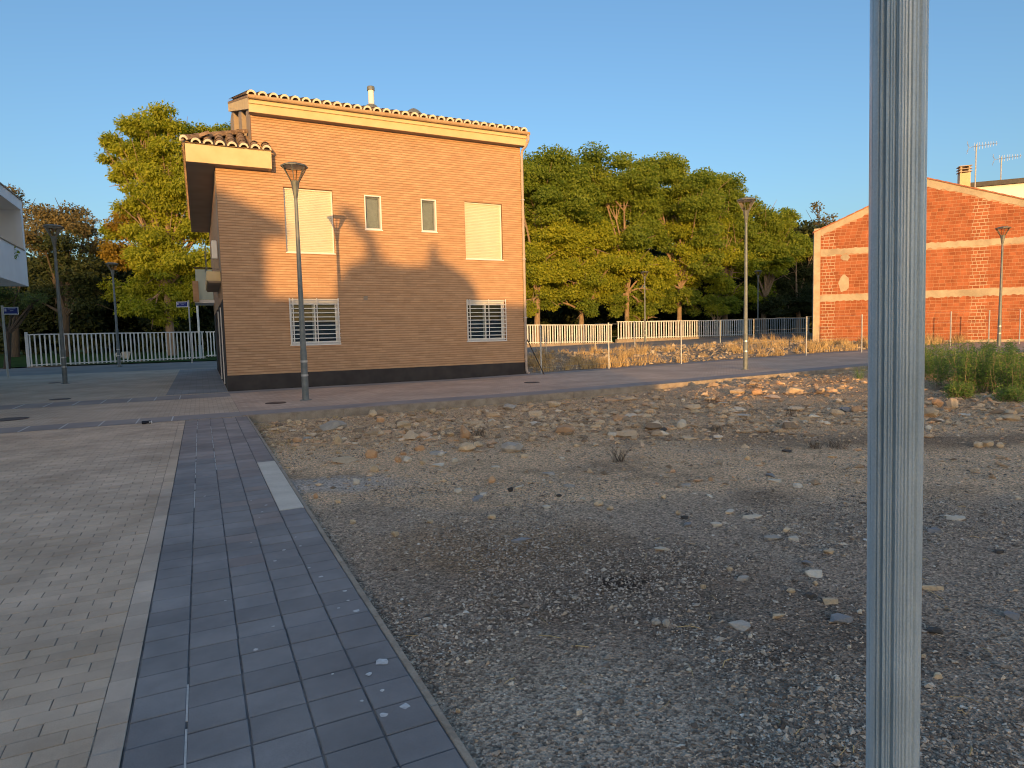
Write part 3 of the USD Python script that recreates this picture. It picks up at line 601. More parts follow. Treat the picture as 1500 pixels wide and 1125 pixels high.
# ------------------------------------------------------------------ brick warehouse on the right
A = np.array([35.296, 27.459, .36]); WD = np.array([.681, -.732, 0]); WD /= np.linalg.norm(WD)
WN = np.array([-WD[1], WD[0], 0]); WN = -WN if WN @ (EYE-A) < 0 else WN        # towards the camera
def wp(s, z, o=0.0): return np.array([A[0], A[1], 0])+WD*s+WN*o+np.array([0, 0, z])
def wmat(P): P = np.asarray(P, float); return np.array([A[0], A[1], 0])+P[:, :1]*WD+P[:, 1:2]*WN+P[:, 2:]*np.array([0, 0, 1])
ware = thing('brick_warehouse', 'red hollow-brick warehouse gable wall with two concrete bands', 'building')
S1 = 18.0
def roof_z(s): return np.where(s < 5.66, 7.68+.442*s, 10.18-.355*(s-5.66))
poly = sg.Polygon([(0, 0), (S1, 0), (S1, float(roof_z(S1))), (5.66, 10.18), (0, 7.68)])
t = trimesh.creation.extrude_polygon(poly, .28, engine='earcut'); v = np.asarray(t.vertices)
obj('wall', (wmat(np.stack([v[:, 0], v[:, 2]-.28, v[:, 1]], -1)), np.asarray(t.faces)), 'brick_mortar', ware)
mb, mbc = MB(), MB()
CH2 = .2; z = .62; row = 0
def cuboid(m, s0, s1, z0, z1, o, r=None):
    P = wmat([(s0, -.05, z0), (s1, -.05, z0), (s1, -.05, z1), (s0, -.05, z1), (s0, o, z0), (s1, o, z0), (s1, o, z1), (s0, o, z1)])
    m.add(P, [(4, 5, 6, 7), (0, 4, 7, 3), (1, 2, 6, 5), (3, 7, 6, 2), (0, 1, 5, 4)][0:5], r)
PIL = [(.14, .80), (8.0, 8.75), (14.6, 15.3)]
while z < 10.1:
    ok = not (3.16 < z+.1 < 3.62 or 6.06 < z+.1 < 6.45)
    s = -.15*(row % 2)
    while ok and s < S1:
        w = .30
        inp = [p for p in PIL if p[0]-.05 <= s+.12 < p[1]]
        j = .008
        if inp: w = .32 if rng.random() < .5 else .2; j = .012
        a, b = max(s, 0)+j, min(s+w, S1)-j
        lim = float(min(roof_z(a), roof_z(b)))-.34-.08*rng.random()
        if b-a > .05 and z < lim:
            ztop = min(z+CH2-(.017 if not inp else .03), lim)
            if ztop-z > .04: cuboid(mb, a, b, z+(0.003 if not inp else .006), ztop, rng.uniform(.004, .010) if not inp else rng.uniform(.004, .007), None)
        s += w
    z += CH2; row += 1
obj('bricks', mb, 'red_brick', ware, kind='stuff')
mbp = MB()
for p in PIL:
    for z0, z1 in ((.6, 3.2), (3.6, 6.1), (6.42, float(min(roof_z(p[0]), roof_z(p[1])))-.35)):
        mbp = MB(); cuboid(mbp, p[0]-.06, p[1]+.06, z0, z1, .0015); obj('pale_mortar_column', mbp, 'mortar_pale', ware)
def ragged(z0, z1, s0, s1, o, amp=.09, n=150):
    m = MB(); ss = np.linspace(s0, s1, n); lo = z0+amp*rng.uniform(-1, .4, n); hi = z1+amp*.6*rng.uniform(-.6, 1, n)
    v = np.vstack([wmat(np.stack([ss, np.full(n, o), lo], -1)), wmat(np.stack([ss, np.full(n, o), hi], -1)), wmat(np.stack([ss, np.full(n, 0), lo], -1)), wmat(np.stack([ss, np.full(n, 0), hi], -1))])
    i = np.arange(n-1); m.add(v, np.vstack([np.stack([i, i+1, i+1+n, i+n], 1), np.stack([i+2*n, i+2*n+1, i+1, i], 1), np.stack([i+n, i+n+1, i+3*n+1, i+3*n], 1)])); return m
obj('concrete_band', ragged(3.2, 3.58, .02, S1, .02), 'band_concrete', ware)
obj('concrete_band', ragged(6.1, 6.42, .02, S1, .02), 'band_concrete', ware)
obj('footing', ragged(.0, .62, .02, S1, .03, amp=.03), 'band_concrete', ware)
m = MB(); ss = np.linspace(0.02, S1, 90); lo = roof_z(ss)-.36-.13*rng.random(90)*(rng.random(90) < .5); hi = roof_z(ss)-.0; n = 90
v = np.vstack([wmat(np.stack([ss, np.full(n, .016), lo], -1)), wmat(np.stack([ss, np.full(n, .016), hi], -1)), wmat(np.stack([ss, np.full(n, 0), lo], -1))]); i = np.arange(n-1)
m.add(v, np.vstack([np.stack([i, i+1, i+1+n, i+n], 1), np.stack([i+2*n, i+2*n+1, i+1, i], 1)])); obj('rake_mortar', m, 'band_concrete', ware)
obj('corner_pilaster', MB().add(wmat([(-.38, -.4, 0), (-.005, -.4, 0), (-.005, .06, 0), (-.38, .06, 0), (-.38, -.4, 7.75), (-.005, -.4, 7.75), (-.005, .06, 7.75), (-.38, .06, 7.75)]), [(0, 1, 2, 3), (4, 5, 6, 7), (0, 4, 5, 1), (1, 5, 6, 2), (2, 6, 7, 3), (3, 7, 4, 0)]), 'mortar_pale', ware)
for s, z, rx, rz in ((1.35, 4.3, .28, .55), (1.4, 5.85, .25, .2)):
    n = 12; th = np.arange(n)*2*np.pi/n; rr = 1+.18*rng.uniform(-1, 1, n)
    v = wmat(np.stack([s+rx*rr*np.cos(th), np.full(n, .012), z+rz*rr*np.sin(th)], -1)); v = np.vstack([v, wmat([(s, .016, z)])])
    obj('mortar_patch', MB().add(v, [(q, (q+1) % n, n) for q in range(n)]), 'band_concrete', ware)
mb = MB()
for sa, sb in ((-.45, 5.66), (5.66, S1)):
    za, zb = float(roof_z(sa)), float(roof_z(sb))
    k = max(1, int(abs(sb-sa)/.45))
    for q in range(k):
        s0, s1 = sa+(sb-sa)*q/k, sa+(sb-sa)*(q+1)/k; z0, z1 = za+(zb-za)*q/k, za+(zb-za)*(q+1)/k; e = .012
        P = wmat([(s0, -.5, z0), (s1, -.5, z1), (s1, .07, z1), (s0, .07, z0), (s0, -.5, z0+.09), (s1, -.5, z1+.09-e*2), (s1, .07, z1+.09-e*2), (s0, .07, z0+.09)])
        m1 = MB().add(P, [(0, 1, 2, 3), (4, 5, 6, 7), (0, 4, 5, 1), (1, 5, 6, 2), (2, 6, 7, 3), (3, 7, 4, 0)])
        obj('verge_tile', m1, 'ware_roof', ware)
    P = wmat([(sa+3.6, -22, za), (sb+3.6, -22, zb), (sb, -.51, zb), (sa, -.51, za), (sa+3.6, -22, za+.08), (sb+3.6, -22, zb+.08), (sb, -.51, zb+.08), (sa, -.51, za+.08)])
    mb.add(P, [(0, 1, 2, 3), (4, 5, 6, 7), (0, 4, 5, 1), (1, 5, 6, 2), (2, 6, 7, 3), (3, 7, 4, 0)])
obj('roof', mb, 'ware_roof', ware)
mb = MB(); mb.add(wmat([(3.6, -22, 0), (-.002, -.41, 0), (-.002, -.41, 7.6), (3.6, -22, 7.6)]), [(0, 1, 2, 3)]); obj('front_wall', mb, 'mortar_pale', ware)
def wbox(s0, s1, o0, o1, z0, z1):
    P = wmat([(s0, o0, z0), (s1, o0, z0), (s1, o1, z0), (s0, o1, z0), (s0, o0, z1), (s1, o0, z1), (s1, o1, z1), (s0, o1, z1)])
    return MB().add(P, [(0, 1, 2, 3), (4, 5, 6, 7), (0, 4, 5, 1), (1, 5, 6, 2), (2, 6, 7, 3), (3, 7, 4, 0)])
ch = obj('chimney', wbox(7.42, 7.95, -1.0, -.5, 9.0, 10.42), 'fascia_cream', ware)
for zz in (10.42, 10.58, 10.74): obj('chimney_cowl', wbox(7.36, 8.01, -1.06, -.44, zz+.06, zz+.10), 'mortar_pale', ch)
obj('chimney_post', wbox(7.44, 7.52, -.98, -.52, 10.425, 10.79), 'mortar_pale', ch); obj('chimney_post', wbox(7.85, 7.93, -.98, -.52, 10.425, 10.79), 'mortar_pale', ch)
# house behind the warehouse
bh = thing('rear_house', 'cream house with dark flat eave and tilted solar panels behind the warehouse roof', 'house')
obj('wall', wbox(8.35, 20, -14, -4.0, 5, 10.15), 'render_white', bh); obj('eave', wbox(8.05, 20.3, -14.3, -3.7, 10.16, 10.42), 'dark_metal', bh)
for k in range(2):
    s0 = 9.6+k*3.2
    P = wmat([(s0, -7, 10.75), (s0+2.9, -7, 10.75), (s0+2.9, -5.2, 10.5), (s0, -5.2, 10.5)]); P = np.vstack([P, P+[0, 0, .05]])
    obj('solar_panel', MB().add(P, [(0, 1, 2, 3), (4, 5, 6, 7), (0, 4, 5, 1), (1, 5, 6, 2), (2, 6, 7, 3), (3, 7, 4, 0)]), 'solar', bh)
def antenna(s, o, z0, z1, label):
    a = thing('antenna', label, 'antenna')
    p = wp(s, z0, o); q = wp(s, z1, o); obj('mast', MB().tube([p, q], .035, n=6), 'galvanised', a)
    mb = MB(); c = wp(s, z1-.12, o); bd = unit(WD+.25*WN)
    mb.tube([c-bd*.35, c+bd*1.0], .014, n=5); pr = np.cross(bd, [0, 0, 1])
    obj('boom', mb, 'galvanised', a); mb = MB()
    for k in range(9): e = c+bd*(-.1+k*.13); mb.tube([e-pr*.22-Zd*.0, e+pr*.22], .008, n=4); mb.tube([e-Zd*(.22-.012*k), e+Zd*(.22-.012*k)], .008, n=4)
    for sg_ in (-1, 1): mb.tube([c-bd*.35, c-bd*.45+pr*.3*sg_+Zd*.3], .01, n=4); mb.tube([c-bd*.35, c-bd*.45+pr*.3*sg_-Zd*.3], .01, n=4)
    obj('elements', mb, 'galvanised', a)
antenna(8.25, -.75, 9.2, 12.05, 'television aerial on a thin mast beside the warehouse chimney')
antenna(10.75, -5.0, 10.4, 12.1, 'television aerial at the far right edge above the solar panels')

# ------------------------------------------------------------------ white building at the left edge
wb = thing('white_building', 'white rendered building with open terrace jutting in at the left edge', 'building')
wx, wy = -6.45, 33.6
zb, zt = 4.15, 7.72
obj('floor_slab', boxmesh((wx-9, 8, zb-.02), (wx-.0, wy, zb+.22)), 'render_white', wb)
obj('parapet', boxmesh((wx-.22, 8, zb+.222), (wx, wy-.0, zb+1.45)), 'render_white', wb)
obj('coping', boxmesh((wx-.26, 8, zb+1.452), (wx+.03, wy-.3, zb+1.49)), 'soffit', wb)
obj('end_pier', boxmesh((wx-.24, wy-.32, zb+1.452), (wx-.002, wy-.002, zt-.42)), 'render_white', wb)
obj('roof_beam', boxmesh((wx-9, 8, zt-.418), (wx, wy, zt)), 'render_white', wb)
obj('roof_coping', boxmesh((wx-9, 8, zt+.001), (wx+.04, wy+.04, zt+.045)), 'soffit', wb)
obj('end_wall', boxmesh((wx-9, wy-.2, zb+.222), (wx-.26, wy-.003, zt-.42)), 'render_white', wb)
obj('ground_floor_wall', boxmesh((wx-9, 8, -.2), (wx-4.0, wy-2, zb-.03)), 'render_white', wb)

# ------------------------------------------------------------------ houses across the street behind the camera: the long evening shadows come from them
YB = -38.0
K = math.tan(SUN_AZ)
def back_x(x, y): return x-(y-YB)*K
def back_h(z, y): return z+(y-YB)/math.cos(SUN_AZ)*math.tan(SUN_EL)
def up(x, z): return (back_x(x, YF), back_h(z, YF))
row_ = thing('terrace_house', 'rendered terrace houses across the street whose roofline throws the evening shadow', 'building')
from shapely.ops import unary_union
left = sg.Polygon([up(-60, -9), up(-60, 12), up(-27, 10.5), up(-14, 10.4), up(-14, 7.6), up(-3, 7.5), up(-.8, 6.9), up(.6, 6.33), up(2.68, 5.28), up(2.72, 5.05), up(2.05, 4.98), up(2.05, -9)])
main = sg.Polygon([up(2.0, -9), up(2.0, 2.98), up(4.1, 2.9), up(4.2, 3.5), up(4.6, 4.05), up(5.15, 4.25), up(5.25, 4.8), up(5.42, 5.1), up(5.6, 4.75), up(5.8, 4.25), up(6.5, 4.05), up(7.35, 4.1), up(7.5, 4.75), up(7.7, 4.95), up(7.85, 4.35), up(8.4, 4.05), up(8.9, 3.75), up(9.25, 3.3), up(9.35, 2.75), up(11.6, 2.68), (back_x(12.3, 16), 6.7), (back_x(12.35, 16), back_h(0, 11.0)), (back_x(13.5, 9.5), back_h(.05, 9.3)), (back_x(20.5, 15.7), back_h(.05, 7.6)), (back_x(20.6, 15.7), back_h(.30, 20)), (back_x(29, 20), back_h(.3, 20)), (back_x(29.1, 20), back_h(.2, 9)), (60, back_h(.2, 9)), (60, -5.6)])
canopy = sg.Polygon([up(4.35, 5.95), up(4.75, 5.95), up(5.5, 5.0), up(5.6, 4.6), up(5.3, 4.6), up(5.15, 5.05)])
poly = unary_union([left, main, canopy]).intersection(sg.box(-140, -1, 60, 40)); poly = max(getattr(poly, 'geoms', [poly]), key=lambda g: g.area)
t = trimesh.creation.extrude_polygon(poly, 3.0, engine='earcut'); v = np.asarray(t.vertices)
obj('walls', (np.stack([v[:, 0]-v[:, 2]*K, YB-v[:, 2], v[:, 1]], -1), np.asarray(t.faces)[:, ::-1]), 'render_white', row_)
obj('front_step', boxmesh((-20, YB+.01, -.2), (-18, YB+1, .1)), 'concrete', row_)

# ------------------------------------------------------------------ street lamps
def make_lamp(loc, label, h=6.0):
    L = thing('street_lamp', label, 'street lamp', loc, 0, 'conical-headed street lamps')
    th = 4.30*h/5.1
    zt = h-.83
    mb = MB(); mb.lathe([(.0, .0), (.085, .0), (.083, 1.25), (.074, 1.30), (.062, 2.6), (.042, zt+.05), (.0, zt+.05)], n=14); po = obj('pole', mb, 'metal_grey', L, smooth=40)
    for zz in (.62, .98): obj('steel_band', MB().lathe([(.080, zz), (.0905, zz+.001), (.0905, zz+.05), (.080, zz+.051)], n=14), 'steel_band', po)
    obj('base_flange', MB().lathe([(.0, .012), (.15, .012), (.15, -.05)], n=14), 'metal_grey', po)
    obj('head_cone', MB().lathe([(.0, zt-.02), (.048, zt-.02), (.052, zt+.02), (.105, zt+.36), (.112, zt+.40), (.0, zt+.42)], n=8), 'lamp_metal', L)
    obj('glass', MB().lathe([(.105, zt+.40), (.292, zt+.735)], n=8), 'lamp_glass', L)
    obj('reflector', MB().lathe([(.0, zt+.72), (.12, zt+.725), (.27, zt+.745)], n=12), 'frame_white', L)
    obj('cap', MB().lathe([(.298, zt+.735), (.335, zt+.742), (.335, zt+.775), (.20, zt+.825), (.0, zt+.83)], n=8), 'lamp_metal', L)
    for k in range(6):
        a = k*math.pi/3+.2
        c, s = math.cos(a), math.sin(a)
        obj('rib', MB().tube([(.112*c, .112*s, zt+.395), (.305*c, .305*s, zt+.745)], .011, n=5), 'lamp_metal', L)
    return L
lamp = make_lamp((2.38, 17.04, 0), 'large street lamp on the sidewalk in front of the tan brick house')
for (u, v), lab in (((95.8, 562), 'street lamp on the plaza near the white building, tallest of the left pair'), ((175, 537), 'smaller street lamp in front of the left white fence'), ((1092, 541), 'street lamp in the sunlit part of the sidewalk, in front of the trees'), ((1463, 513), 'street lamp standing in front of the red brick warehouse wall'), ((945, 502), 'distant street lamp before the right white fence under the trees'), ((1110, 495), 'distant street lamp where the right white fence ends')):
    P = on_ground(u, v)
    if u == 1463: P = at_depth(u, v, 32.3); P[2] = float(rise(P[0], P[1]))
    dup(lamp, P, rng.uniform(0, .6), lab)

# the tall fluted post close to the camera
P = at_depth(1309, 1000, 1.72)
post = thing('fluted_post', 'grey painted fluted lamp post right beside the camera', 'lamp post', (P[0], P[1], -.06))
n = 420; th = np.arange(n)*2*np.pi/n
fl = np.zeros(n)
GR = []; face = math.atan2(-P[1], -P[0])              # flutes and ridges, the same on both sides of the post
for x_, w, d in ((-.86, .02, .001), (-.63, .03, .005), (-.46, .07, .009), (-.27, .025, .003), (-.17, .02, .002), (-.04, .06, .0095), (.10, .03, .003), (.21, .02, .002), (.32, .03, .003), (.45, .035, .0035), (.60, .025, .002), (.74, .06, .005), (.90, .03, .001)):
    for h_ in (0, math.pi): GR.append((face+math.asin(x_)+h_, w*1.1, d*1.5))
for c, w, d in GR:
    dd = np.abs((th-c+np.pi) % (2*np.pi)-np.pi); fl = np.maximum(fl, d*np.clip(1-(dd/w)**4, 0, 1))
rad = .0635-fl; zz = [-.1, .0, .35, 1.0, 2.0, 4.4]
axis = [(-.0138*(z-.5), 0) for z in zz]   # leans a little to the left
v = np.vstack([np.stack([RIGHT[0]*a[0]+rad*np.cos(th)*(1.0), RIGHT[1]*a[0]+rad*np.sin(th), np.full(n, z)], -1) for z, a in zip(zz, axis)])
i = np.arange(n); j = (i+1) % n
obj('shaft', (v, np.vstack([np.stack([q*n+i, q*n+j, (q+1)*n+j, (q+1)*n+i], 1) for q in range(len(zz)-1)])), 'post_grey', post, smooth=35)
obj('base_plate', MB().lathe([(.0, .05), (.13, .05), (.14, .04), (.14, -.1)], n=24), 'post_grey', post)

# ------------------------------------------------------------------ fences
def bar_fence(label, P, Q, n, h, m, base=None, bw=.05, name='bar_fence', end_posts=True, bt=.03):
    P, Q = np.asarray(P, float), np.asarray(Q, float); d = unit((Q-P)*[1, 1, 0]); L = np.linalg.norm((Q-P)[:2])
    F = thing(name, label, 'fence', P, math.atan2(d[1], d[0])); dz = Q[2]-P[2]
    def sl(mb, x0, x1, z0, z1, t):
        za, zb = dz*x0/L, dz*x1/L
        v = [(x0, -t, z0+za), (x1, -t, z0+zb), (x1, t, z0+zb), (x0, t, z0+za), (x0, -t, z1+za), (x1, -t, z1+zb), (x1, t, z1+zb), (x0, t, z1+za)]
        return mb.add(v, [(0, 3, 2, 1), (4, 5, 6, 7), (0, 1, 5, 4), (1, 2, 6, 5), (2, 3, 7, 6), (3, 0, 4, 7)])
    obj('rail', sl(MB(), 0, L, h-.07, h, bt*.8), m, F); obj('rail', sl(MB(), 0, L, .10, .16, bt*.8), m, F)
    for k in range(n):
        x = L*(k+.5)/n+rng.uniform(-.012, .012)
        obj('bar', sl(MB(), x-bw/2, x+bw/2, .04, h-.005, bt), m, F)
    if base: obj('base_wall', sl(MB(), -.1, L+.1, -base-.3, .04, .14), base_m, F)
    return F
base_m = 'kerb_concrete'
a, b = on_ground(43, 538), on_ground(301, 525.5)
fl_ = bar_fence('white bar fence along the lawn at the left, behind the lamps', a, b, 42, 2.0, 'fence_white', base=.05, bw=.07)
obj('post', boxmesh((-.10, -.06, -.2), (.04, .06, 2.12)), 'fence_white', fl_)
c = on_ground(303, 523); d = on_ground(345, 522)
bar_fence('short white bar fence panel disappearing behind the brick house', c, d, 9, 2.0, 'fence_white', base=.05, bw=.07)
FY = 46.5
def fp(u, v): return on_y(u, v, FY)
bar_fence('sunlit white bar fence panel next to the brick house', fp(764, 504.4), fp(897, 502), 38, 1.62, 'fence_white', base=.28, bw=.085)
bar_fence('longer sunlit white bar fence panel behind the sidewalk lamp', fp(904, 497.6), fp(1102, 491.5), 58, 1.62, 'fence_white', base=.5, bw=.085)
bar_fence('grey shaded bar fence between the white fence and the warehouse', at_depth(1106, 490, 64), at_depth(1186, 489, 63), 30, 1.6, 'fence_grey', base=.6, bw=.06)
# wire fence: posts on the sidewalk edge and the road edge
wf = thing('wire_fence', 'thin galvanised posts and wires along the back edge of the sidewalk', 'fence')
def wire_run(pts, h, F, nw=4):
    tops = []
    for (u, v) in pts:
        P = on_ground(u, v); tops.append(P)
        obj('post', MB().tube([P-[0, 0, .2], P+[0, 0, h]], .03, n=8), 'galvanised', F)
    mb = MB()
    for p, q in zip(tops[:-1], tops[1:]):
        for k in range(nw): o = np.array([0, 0, h*(.12+.86*k/(nw-1))]); mb.tube([p+o, q+o], .0035, n=3, cap=False)
    obj('wire', mb, 'galvanised', F)
wire_run([(793, 547), (892, 540), (998, 533), (1092, 527), (1181, 521), (1262, 516), (1330, 512), (1392, 509), (1448, 505), (1493, 504)], 1.85, wf)
wf2 = thing('wire_fence', 'line of slim posts on the road side of the rough bank', 'fence')
wire_run([(800, 521), (872, 517), (930, 513), (1055, 506), (1104, 504), (1149, 500)], 1.75, wf2, nw=2)
p = on_y(772, 497, 22.6); q = on_ground(797, 548.5)
obj('leaning_stick', MB().tube([p, q], .022, n=6), 'bark_dark', label='dark stick leaning on the ground beside the house downpipe', cat='stick')

# ------------------------------------------------------------------ street signs, posts, can, covers
def street_sign(loc, ang, side, h, label):
    s = thing('street_sign', label, 'street sign', loc, ang)
    obj('post', MB().tube([(0, 0, -.1), (0, 0, h)], .045, n=10), 'galvanised', s)
    x0, x1 = (.05, .72) if side > 0 else (-.72, -.05)
    pl = obj('plate', boxmesh((x0, -.012, h-.42), (x1, .012, h-.08)), 'frame_white', s)
    obj('blue_face', boxmesh((x0+.025, -.016, h-.395), (x1-.025, -.0125, h-.105)), 'sign_blue', pl)
    obj('crest', boxmesh((x0+.05, -.019, h-.27), (x0+.14, -.0165, h-.14)), 'sign_crest', pl)
    mb = MB(); mb.box((x0+.2, -.018, h-.175), (x1-.12, -.0165, h-.145)); mb.box((x0+.3, -.018, h-.26), (x1-.22, -.0165, h-.235)); mb.box((x0+.05, -.018, h-.385), (x1-.06, -.0165, h-.355)); obj('faint_lettering', mb, 'sign_faint', pl)
    return s
P = on_ground(12, 553); street_sign(P, -YAW-.0, 1, 3.25, 'blue street name sign on a pale post at the left edge')
P = on_ground(281.6, 531); street_sign(P, -YAW*.6, -1, 3.95*1.0, 'blue street name sign in front of the left fence near the house')
P = on_ground(294, 525)
wpz = thing('white_pole', 'plain white pole standing in the fence gap beside the house', 'pole', P)
obj('sleeve', MB().tube([(0, 0, 0), (0, 0, 1.0)], .10, n=10), 'fence_white', wpz); obj('shaft', MB().tube([(0, 0, 1.002), (-.02, 0, 3.9)], .075, n=10), 'fence_white', wpz)
P = on_ground(215, 621)
can = thing('drink_can', 'crushed black drink can with pale end lying on the paving', 'can', (P[0], P[1], .034), .18)
t = np.linspace(0, 1, 6); mb = MB(); mb.tube([(-.085, 0, 0), (-.078, 0, 0), (-.03, .002, -.002), (.02, -.003, .001), (.06, 0, 0), (.07, 0, 0)], [.024, .031, .033, .028, .033, .032], n=14); obj('body', mb, 'can_dark', can)
mb = MB(); mb.tube([(.0705, 0, 0), (.08, 0, .001), (.088, .0, .004)], [.032, .029, .022], n=14); obj('lid', mb, 'can_white', can)
mb = MB(); mb.box((.035, -.036, -.006), (.066, -.028, .012)); obj('pale_print', mb, 'can_white', can)
for u, v, r, lab in ((14, 614.5, .34, 'large round iron manhole cover at the left edge of the plaza'), (88, 585, .26, 'small dark cover near the lamp on the left plaza'), (404, 590.5, .25, 'brown iron cover in the paving left of the big lamp'), (779, 560.5, .25, 'dark drain cover in the sidewalk right of the house'), (80, 561, .2, 'low dark cover at the foot of the left lamp')):
    P = on_ground(u, v); z = P[2]
    cv = thing('manhole_cover', lab, 'manhole cover', (P[0], P[1], z))
    obj('lid', MB().lathe([(.0, .012), (r*.88, .012), (r*.88, .005)], n=24), 'iron', cv); obj('rim', MB().lathe([(r*.9, .005), (r*.9, .014), (r, .012), (r*1.01, .003)], n=24), 'iron', cv)
P = on_ground(162, 529); P = P+np.array([.5, 3.0, .05])
blk = thing('pale_block', 'pale weathered block lying on the grass behind the left white fence', 'block', P)
def rockmesh(sx, sy, sz, seed, npts=16, flat=False):
    r_ = np.random.default_rng(seed); p = r_.normal(size=(npts, 3)); p /= np.linalg.norm(p, axis=1)[:, None]; p *= r_.uniform(.8, 1.0, (npts, 1))
    if flat: p[:, 2] = np.where(p[:, 2] > 0, .85+.15*p[:, 2], -.85+.15*p[:, 2])
    p *= [sx/2, sy/2, sz/2]; t = trimesh.Trimesh(p, np.zeros((0, 3), int)).convex_hull if False else trimesh.PointCloud(p).convex_hull
    return np.asarray(t.vertices), np.asarray(t.faces)
v, f = rockmesh(.5, .4, .75, 5); obj('upper_lump', MB().add(v+[-.25, 0, .42], f), 'rock_white', blk)
v, f = rockmesh(.75, .4, .55, 6, flat=True); obj('lower_lump', MB().add(v+[.2, 0, .3], f), 'rock_white', blk)

# ------------------------------------------------------------------ gravel and rubble
_oct = trimesh.Trimesh([(1, 0, 0), (-1, 0, 0), (0, 1, 0), (0, -1, 0), (0, 0, 1), (0, 0, -1)], [(0, 2, 4), (2, 1, 4), (1, 3, 4), (3, 0, 4), (2, 0, 5), (1, 2, 5), (3, 1, 5), (0, 3, 5)], process=False)
_oct2 = _oct.subdivide(); _o2 = np.asarray(_oct2.vertices); _o2 = _o2/np.linalg.norm(_o2, axis=1)[:, None]
def scatter(xy, size, zf, name, m, seed, label, cat, sink=.3, flatt=.6, fine=False):
    r_ = np.random.default_rng(seed); n = len(xy)
    base, F = (_o2, np.asarray(_oct2.faces)) if fine else (np.asarray(_oct.vertices), np.asarray(_oct.faces)); nb = len(base)
    V = base[None]*(1+(.28 if fine else .35)*r_.uniform(-1, 1, (n, nb, 1)))+(.08 if fine else .22)*r_.normal(size=(n, nb, 3))
    V = V*r_.uniform(.55, 1.4, (n, 1, 3))
    V[:, :, 2] *= flatt; V *= size[:, None, None]/2
    a = r_.uniform(0, 2*np.pi, n); c, s = np.cos(a)[:, None], np.sin(a)[:, None]
    X = V[:, :, 0]*c*1.15-V[:, :, 1]*s*.85; Y = V[:, :, 0]*s*1.15+V[:, :, 1]*c*.85
    z = zf(xy[:, 0], xy[:, 1])+size*flatt*.5*(1-2*sink)
    P = np.stack([X+xy[:, :1], Y+xy[:, 1:], V[:, :, 2]+z[:, None]], -1).reshape(-1, 3)
    f = (F[None]+nb*np.arange(n)[:, None, None]).reshape(-1, 3)
    mb = MB(); mb.add(P, f, np.repeat(r_.random(n), nb)); return obj(name, mb, m, label=label, cat=cat, kind='stuff')
def frustum_xy(n, dmin, dmax, seed, power=1.0, u0=-60, u1=1560):
    r_ = np.random.default_rng(seed); out = []
    d = dmin*(dmax/dmin)**(r_.random(n*3)**power); u = r_.uniform(u0, u1, n*3)
    th = np.arctan((u-750)/FPX); h = d/np.cos(th)*1.0
    x = h*np.sin(th+YAW); y = h*np.cos(th+YAW)
    k = (x > .84) & (y < 14.1) & (y > -5); xy = np.stack([x, y], -1)[k][:n]; return xy, d[k][:n]
xy, d = frustum_xy(125000, 1.4, 9.5, 31, power=.72)
keep = np.random.default_rng(1).random(len(xy)) < .18+.82*sstep(.40, .56, meshkit.fbm(np.stack([xy[:, 0]*.9, xy[:, 1]*.9, 0*d], -1), 4, 40))
keep &= np.random.default_rng(2).random(len(xy)) < 1-.75*sstep(6.0, 7.2, d)
xy, d = xy[keep], d[keep]; size = .007*np.exp(np.random.default_rng(3).normal(0, .55, len(xy)))+.0022*d**.7
scatter(xy, np.clip(size, .004, .04), lot_z, 'gravel', 'gravel_stone', 11, 'small grey gravel strewn over the near part of the lot', 'gravel', sink=.25)
xy, d = frustum_xy(30000, 6.3, 24, 32)
size = np.clip(.026*np.exp(np.random.default_rng(4).normal(0, .6, len(xy))), .012, .16)
dens = sstep(8.0, 10.2, d)*.9+.10
keep = np.random.default_rng(5).random(len(xy)) < dens; xy, size = xy[keep], size[keep]
scatter(xy, size, lot_z, 'rubble', 'rubble_stone', 12, 'small broken rubble covering the far part of the lot', 'rubble', sink=.25, flatt=.5)
xy, d = frustum_xy(9000, 7.6, 24, 36)
n4 = meshkit.fbm(np.stack([xy[:, 0]*.8+3, xy[:, 1]*.8, 0*d], -1), 3, 91); keep = np.random.default_rng(6).random(len(xy)) < sstep(8.6, 10.4, d)*sstep(.30, .55, n4); xy = xy[keep]
size = np.clip(.054*np.exp(np.random.default_rng(7).normal(0, .6, len(xy))), .03, .30)
scatter(xy, size, lot_z, 'broken_rock', 'rubble_stone', 14, 'broken tan rock pieces littering the rubble below the kerb', 'rubble', sink=.28, flatt=.5, fine=True)
r_ = np.random.default_rng(33); n = 9000
xy = np.stack([r_.uniform(11.6, 46, n), r_.uniform(21.6, 33.2, n)], -1); size = np.clip(.062*np.exp(r_.normal(0, .6, n)), .03, .4)
scatter(xy, size, bank_z, 'bank_rubble', 'bank_stone', 13, 'sunlit pale rubble heaped along the bank behind the sidewalk', 'rubble', sink=.3, flatt=.75, fine=True)

K_ = {'t': ('rock_tan', 'tan'), 'o': ('rock_orange', 'orange-brown'), 'w': ('rock_white', 'pale'), 'g': ('rock_grey', 'grey'), 'b': ('slab_blue', 'blue-grey'), 'd': ('rock_dark', 'dark')}
